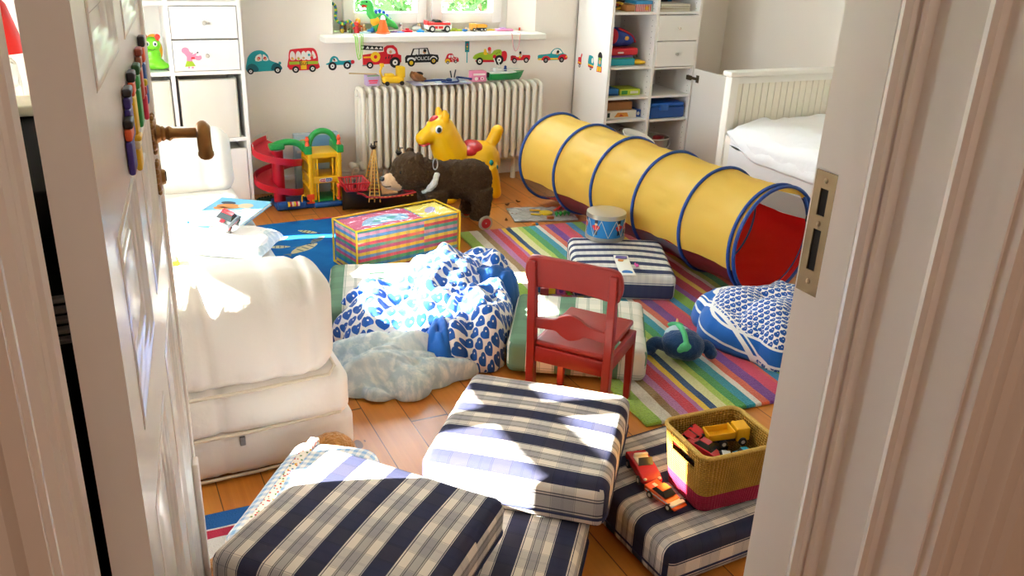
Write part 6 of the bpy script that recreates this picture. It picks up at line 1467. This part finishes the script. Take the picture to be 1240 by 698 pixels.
def bh(b):
    n = 16; sec = 6; vs = []; fs = []
    for i in range(n+1):
        t = i/n; x = -.105+.225*t; w = .034*(1-max(0, (t-.55)/.45)**2.2)+.001; zt = .042+.012*max(0, t-.5)*2
        for k in range(sec): a = k/(sec-1)*pi; xb = x-(.03*max(0, t-.5)*2)*sin(a); vs.append((xb, -w*cos(a), zt-(zt-.001)*sin(a)**.7 if 0 < k < sec-1 else zt))
    for i in range(n):
        for k in range(sec-1): a = i*sec+k; fs.append((a, a+sec, a+sec+1, a+1))
        fs.append((i*sec, i*sec+sec-1, (i+1)*sec+sec-1, (i+1)*sec))
    fs.append(tuple(range(sec))); fs.append(tuple(n*sec+k for k in range(sec))[::-1]); b.add(vs, fs)
quick('hull', plastic('#0f8a4a', .3), bh, bo, angle=50)
quick('deck', plastic('#d8d8d4', .4), lambda b: (b.rbox(-.10, -.028, .040, .06, .028, .052, .004), b.rbox(-.07, -.02, .05, -.02, .02, .070, .004), b.tube([(-.08, -.028, .062), (.085, -.01, .064)], .002, 6), b.tube([(-.08, .028, .062), (.085, .01, .064)], .002, 6)), bo)
quick('mast', plastic('#e4e0da', .4), lambda b: (b.tube([(-.045, 0, .06), (-.075, 0, .125)], .003, 8), b.tube([(-.02, 0, .06), (-.045, 0, .10)], .003, 8)), bo)
quick('motor', plastic('#1a1c20', .4), lambda b: b.rbox(-.128, -.012, .02, -.102, .012, .048, .005), bo)
quick('lookout', plastic('#1c3c7a', .4), lambda b: (b.ell((.0, 0, .075), .008), b.rbox(-.008, -.006, .05, .008, .006, .07, .003)), bo)

# ------------------------------------------------------------------ teddy under the gingham cushion
M_TED = mat('golden_brown_plush', '#a8733c', .95, spec=.1, var=.15, vscale=40, bump=.7, bscale=130, sheen=.3)
td = thing('teddy_bear', 'golden brown teddy bear squeezed under the gingham cushion by the sofa', 'teddy bear', (.29, 1.80, .0085), radians(-127))
q = MB(); q.ell((.0, 0, .024), (.12, .055, .022)); q.ell((-.262, .050, .075), (.054, .066, .066)); q.ell((-.245, .095, .085), (.024, .020, .026)); q.ell((-.27, .0, .085), (.024, .020, .026)); q.ell((-.15, .02, .028), (.08, .05, .024))
q.tube([(.10, -.03, .028), (.17, -.055, .032), (.215, -.06, .038)], [.028, .028, .034], 12); q.tube([(.10, .03, .026), (.14, .05, .026)], [.026, .026], 12)
blob(q, .006, 4, .003, 70).build('body', M_TED, td, angle=180)

# ------------------------------------------------------------------ behind the open door
M_BLKF = mat('black_furniture', '#0c0b0a', .9, spec=.05)
blk = thing('black_cabinet', 'black cabinet standing behind the open door', 'cabinet', (-.372, 1.18, 0))
quick('body', M_BLKF, lambda b: (b.rbox(-.36, -.20, .0, .345, .30, 1.10, .006), b.rbox(-.37, -.21, 1.10, .352, .31, 1.15, .006)), blk)
quick('vent_slats', mat('grey_slats', '#5a5450', .5), lambda b: [b.rbox(.12, -.212, .98+.012*k, .33, -.20, .985+.012*k, .001, 1) for k in range(5)], blk)
bx('cream_box', 'cream box on the black cabinet seen through the door gap', 'box', -.14, 1.34, 1.151, -.052, 1.42, 1.166, '#d8cbb0')
lm = thing('clamp_lamp', 'white lamp with a curved cable above the black cabinet', 'lamp', (-.335, 2.95, .0))
quick('lamp_shade', mat('white_lamp_enamel', '#ece8e0', .3), lambda b: (setattr(b, 'M', TR(.145, 0, .95, rx=radians(20), ry=radians(35))), b.lathe([(.012, .06), (.022, .05), (.045, 0), (.043, 0), (.02, .045), (.012, .06)], 20, cap=False)), lm)
quick('cable', mat('white_cable', '#e0dcd4', .5), lambda b: b.tube(catmull([(.13, 0, 1.0), (.16, 0, 1.015), (.185, 0, .97), (.19, 0, .85), (.20, 0, .7), (.21, 0, .40), (.21, 0, .01)], 5, False), .004, 8), lm)
quick('stand', mat('white_lamp_enamel'), lambda b: (b.tube([(.10, .02, .01), (.10, .02, .99), (.13, 0, 1.0)], .008, 8), b.lathe([(.0, .0), (.07, .0), (.07, .012), (.0, .015)], 20)), lm)
rl = thing('red_lamp', 'red lampshade seen in the gap between the door and its frame', 'lamp', (-.215, 3.35, 0))
quick('lamp_shade', mat('red_lampshade', '#d0221a', .5, transl=.3), lambda b: b.lathe([(r_, z_+.306) for r_, z_ in ((.018, .83), (.02, .84), (.045, .81), (.085, .66), (.082, .66), (.042, .80), (.018, .83))], 24, cap=False), rl)
quick('stand', mat('white_lamp_enamel'), lambda b: (b.tube([(0, 0, .01), (0, 0, 1.126)], .008, 8), b.lathe([(0, 0), (.06, 0), (.06, .012), (0, .015)], 20)), rl)

# ------------------------------------------------------------------ painted figures stuck on the door face
GM = 'painted figures on the open door'
def magnet(label, x, z0, z1, w, c1, c2, c3):
    t = thing('painted_figure', label, 'door decoration', (0, 0, 0), 0, GM)
    t.matrix_world = Matrix.Translation(DP) @ rotz(DA) @ Matrix.Translation((x, -.001, z0))
    h = z1-z0
    quick('body', plastic(c1, .5), lambda b: b.rbox(-w/2, -.007, h*.0, w/2, 0, h*.62, .003, 2), t)
    quick('upper_body', plastic(c2, .5), lambda b: b.rbox(-w/2*.9, -.008, h*.62, w/2*.9, 0, h*.84, .003, 2), t)
    quick('hat', plastic(c3, .5), lambda b: b.rbox(-w/2*.8, -.010, h*.84, w/2*.8, 0, h, .003, 2), t)
for a in (('purple figure with a black hat, upper one nearest the hinge side', .345, 1.160, 1.222, .045, '#3a2a86', '#3a2a7a', '#1c1a20'), ('purple figure with orange chest below the other purple one', .312, 1.128, 1.192, .045, '#3a2a86', '#d8582a', '#1c1a20'), ('yellow figure with orange chest and black hat', .425, 1.150, 1.228, .040, '#e0b020', '#d8542a', '#1c1a20'), ('yellow and white figure hanging under the others', .415, 1.105, 1.150, .035, '#e0b020', '#d8c8a8', '#e0b020'), ('green figure with a narrow body', .525, 1.138, 1.222, .040, '#2a8a3c', '#2a8a3c', '#1c5a2c'), ('brown figure with round beads', .610, 1.160, 1.232, .035, '#b8402a', '#8a4a34', '#8a3a2a'), ('red and blue figure with a black hat nearest the handle', .70, 1.135, 1.238, .030, '#2a5aa8', '#d8542a', '#1c1a20'), ('slim red figure beside the brown one', .650, 1.120, 1.180, .020, '#c42a4a', '#c42a2c', '#d8c030')):
    magnet(*a)

# ------------------------------------------------------------------ garden seen through the window
def leafcol():
    oi = S.T.nodes.new('ShaderNodeTexCoord'); n = nz(2.2, 3); n2 = nz(14, 2)
    return mix(n2, mix(n, '#1f4a12', '#5a8434'), '#34661e')
M_LEAF = mat('garden_leaves', rough=.6, fn=leafcol, transl=.35)
M_BARK = mat('bark', '#5a4632', .9)
def shrub(name, label, x, y, z0, rx, ry, rz_, n, seed):
    t = thing(name, label, 'shrub', (x, y, z0), 0, 'garden shrubs outside the window'); rnd = random.Random(seed); vs = []; fs = []
    for k in range(n):
        a = rnd.uniform(0, 2*pi); u = rnd.uniform(-1, 1); r = rnd.uniform(.72, 1.02); q = sqrt(1-u*u)
        c = Vector((rx*r*q*cos(a), ry*r*q*sin(a), rz_+rz_*r*u)); s = rnd.uniform(.05, .10)
        d = Vector((rnd.gauss(0, 1), rnd.gauss(0, 1), rnd.gauss(0, 1))).normalized(); e = d.orthogonal().normalized(); b0 = len(vs)
        f = d.cross(e)*.12
        vs += [c-d*s, c+e*s*.45+f*s, c+d*s, c-e*s*.45+f*s]; fs += [(b0, b0+1, b0+2), (b0, b0+2, b0+3)]
    b = MB(); b.add(vs, fs); b.build('foliage', M_LEAF, t, smooth=False)
    quick('stem', M_BARK, lambda b: [b.tube([(0, 0, 0), (rx*.5*cos(i*1.3), ry*.5*sin(i*1.3), rz_*1.2)], [.05, .02], 8) for i in range(5)], t)
struct(quick('ground_garden', mat('lawn', '#5f8a34', .95, var=.2, vscale=4), lambda b: b.box(-14, RY1+.3, -.9, 16, 22, -.8), smooth=False))
for i, (nm, lab, x, y, r, h, n) in enumerate((('garden_shrub', 'leafy shrub filling the pane on the side of the dinosaur', 1.75, 7.2, 1.05, 1.25, 2600), ('garden_shrub', 'leafy shrub behind the pane above the dump truck', 3.95, 7.7, 1.05, 1.3, 2800), ('garden_shrub', 'leafy shrub beyond the middle of the window', 2.75, 9.9, 1.45, 1.6, 2600), ('garden_shrub', 'leafy shrub at the outer edge of the garden view', 5.75, 10.4, 1.45, 1.5, 2400))):
    shrub(nm, lab, x, y, -.8, r, r*.8, h, n, i+3)

pcb = bx('picture_box', 'pale blue and orange toy carton leaning at the wall behind the toy garage', 'box', 1.00, 4.62, .0, 1.24, 4.66, .335, '#a9bccb', extra=face(('#d8a050', circ(.2, .86, .12, .06)), ('#6f9ac0', rect(.3, .78, .95, .97)), ('#e0dcd4', rect(.05, .70, .95, .74))))
tag(quick('toy_crocodile', plastic('#1f4a34', .5), lambda b: (b.rbox(-.05, -.02, 0, .03, .02, .026, .008, 3), b.rbox(.02, -.016, .004, .065, .016, .020, .006, 2), [b.ell((-.04+.018*k, 0, .027), (.007, .006, .007), 8, 6) for k in range(5)]), loc=(.822, 4.56, 0), rz=.4), 'dark green toy animal on the floor between the shelving unit and the red ramp', 'toy')
for i, (x, y, r) in enumerate(((2.02, 4.10, .4), (2.10, 4.13, 1.9), (1.98, 3.93, 2.6), (2.05, 3.97, .2), (1.90, 3.86, 1.2))):
    tag(quick('dry_leaf', mat('dry_leaf_brown', '#6a3f1c', .8), lambda b: b.rbox(-.016, -.008, 0, .016, .008, .006, .003, 1, seg=(4, 2, 1), warp=lambda p: (p[0], p[1]*(1-abs(p[0])/.02*.7), p[2]+abs(p[0])*.3)), loc=(x, y, .0005), rz=r), 'small brown dry leaf scrap on the floorboards between the horse and the play mat', 'leaf', 'dry leaf scraps on the floor')
# ------------------------------------------------------------------ light
w = bpy.data.worlds.new('sky'); SC.world = w; w.use_nodes = True
bg = w.node_tree.nodes['Background']; bg.inputs[0].default_value = (.80, .90, 1.0, 1); bg.inputs[1].default_value = SKY
def light(name, kind, energy, loc, **k):
    l = bpy.data.lights.new(name, kind); l.energy = energy
    o = bpy.data.objects.new(name, l); COL.objects.link(o); o.location = loc
    for a, v in k.items(): setattr(l, a, v)
    return o
sun = light('sun', 'SUN', SUN, (-4, 4, 5), angle=radians(.6), color=(1, .95, .87))
dv_ = Vector((cos(radians(SUNH)), -sin(radians(SUNH)), -math.tan(radians(SUNE)))).normalized()
sun.rotation_euler = dv_.to_track_quat('-Z', 'Y').to_euler()
for n, loc, rot, sx, sy in (('portal_back', ((WX0+WX1)/2, RY1+.28, (WZ0+WZ1)/2), (-pi/2, 0, 0), WX1-WX0, WZ1-WZ0),
                           ('portal_one', (RX0-.21, (LW[0][0]+LW[0][1])/2, (LZ0+LZ1)/2), (0, -pi/2, 0), LZ1-LZ0, LW[0][1]-LW[0][0]),
                           ('portal_two', (RX0-.21, (LW[1][0]+LW[1][1])/2, (LZ0+LZ1)/2), (0, -pi/2, 0), LZ1-LZ0, LW[1][1]-LW[1][0])):
    p = light(n, 'AREA', 1, loc, shape='RECTANGLE', size=sx, size_y=sy); p.rotation_euler = rot; p.data.cycles.is_portal = True
light('hall_ceiling_lamp', 'AREA', HALL, (.5, -.9, 2.55), shape='DISK', size=.6, color=(1, .80, .62))
light('room_ceiling_lamp', 'AREA', ROOM, (1.7, 2.4, 2.56), shape='DISK', size=1.0, color=(1, .93, .84))
vs = SC.view_settings; vs.view_transform = 'Standard'; vs.look = 'None'; vs.gamma = 1; vs.use_curve_mapping = False; vs.exposure = EXPO
SC.cycles.max_bounces = 8; SC.cycles.diffuse_bounces = 5; SC.cycles.transparent_max_bounces = 12; SC.cycles.caustics_reflective = False; SC.cycles.caustics_refractive = False
SC.cycles.sample_clamp_indirect = 8
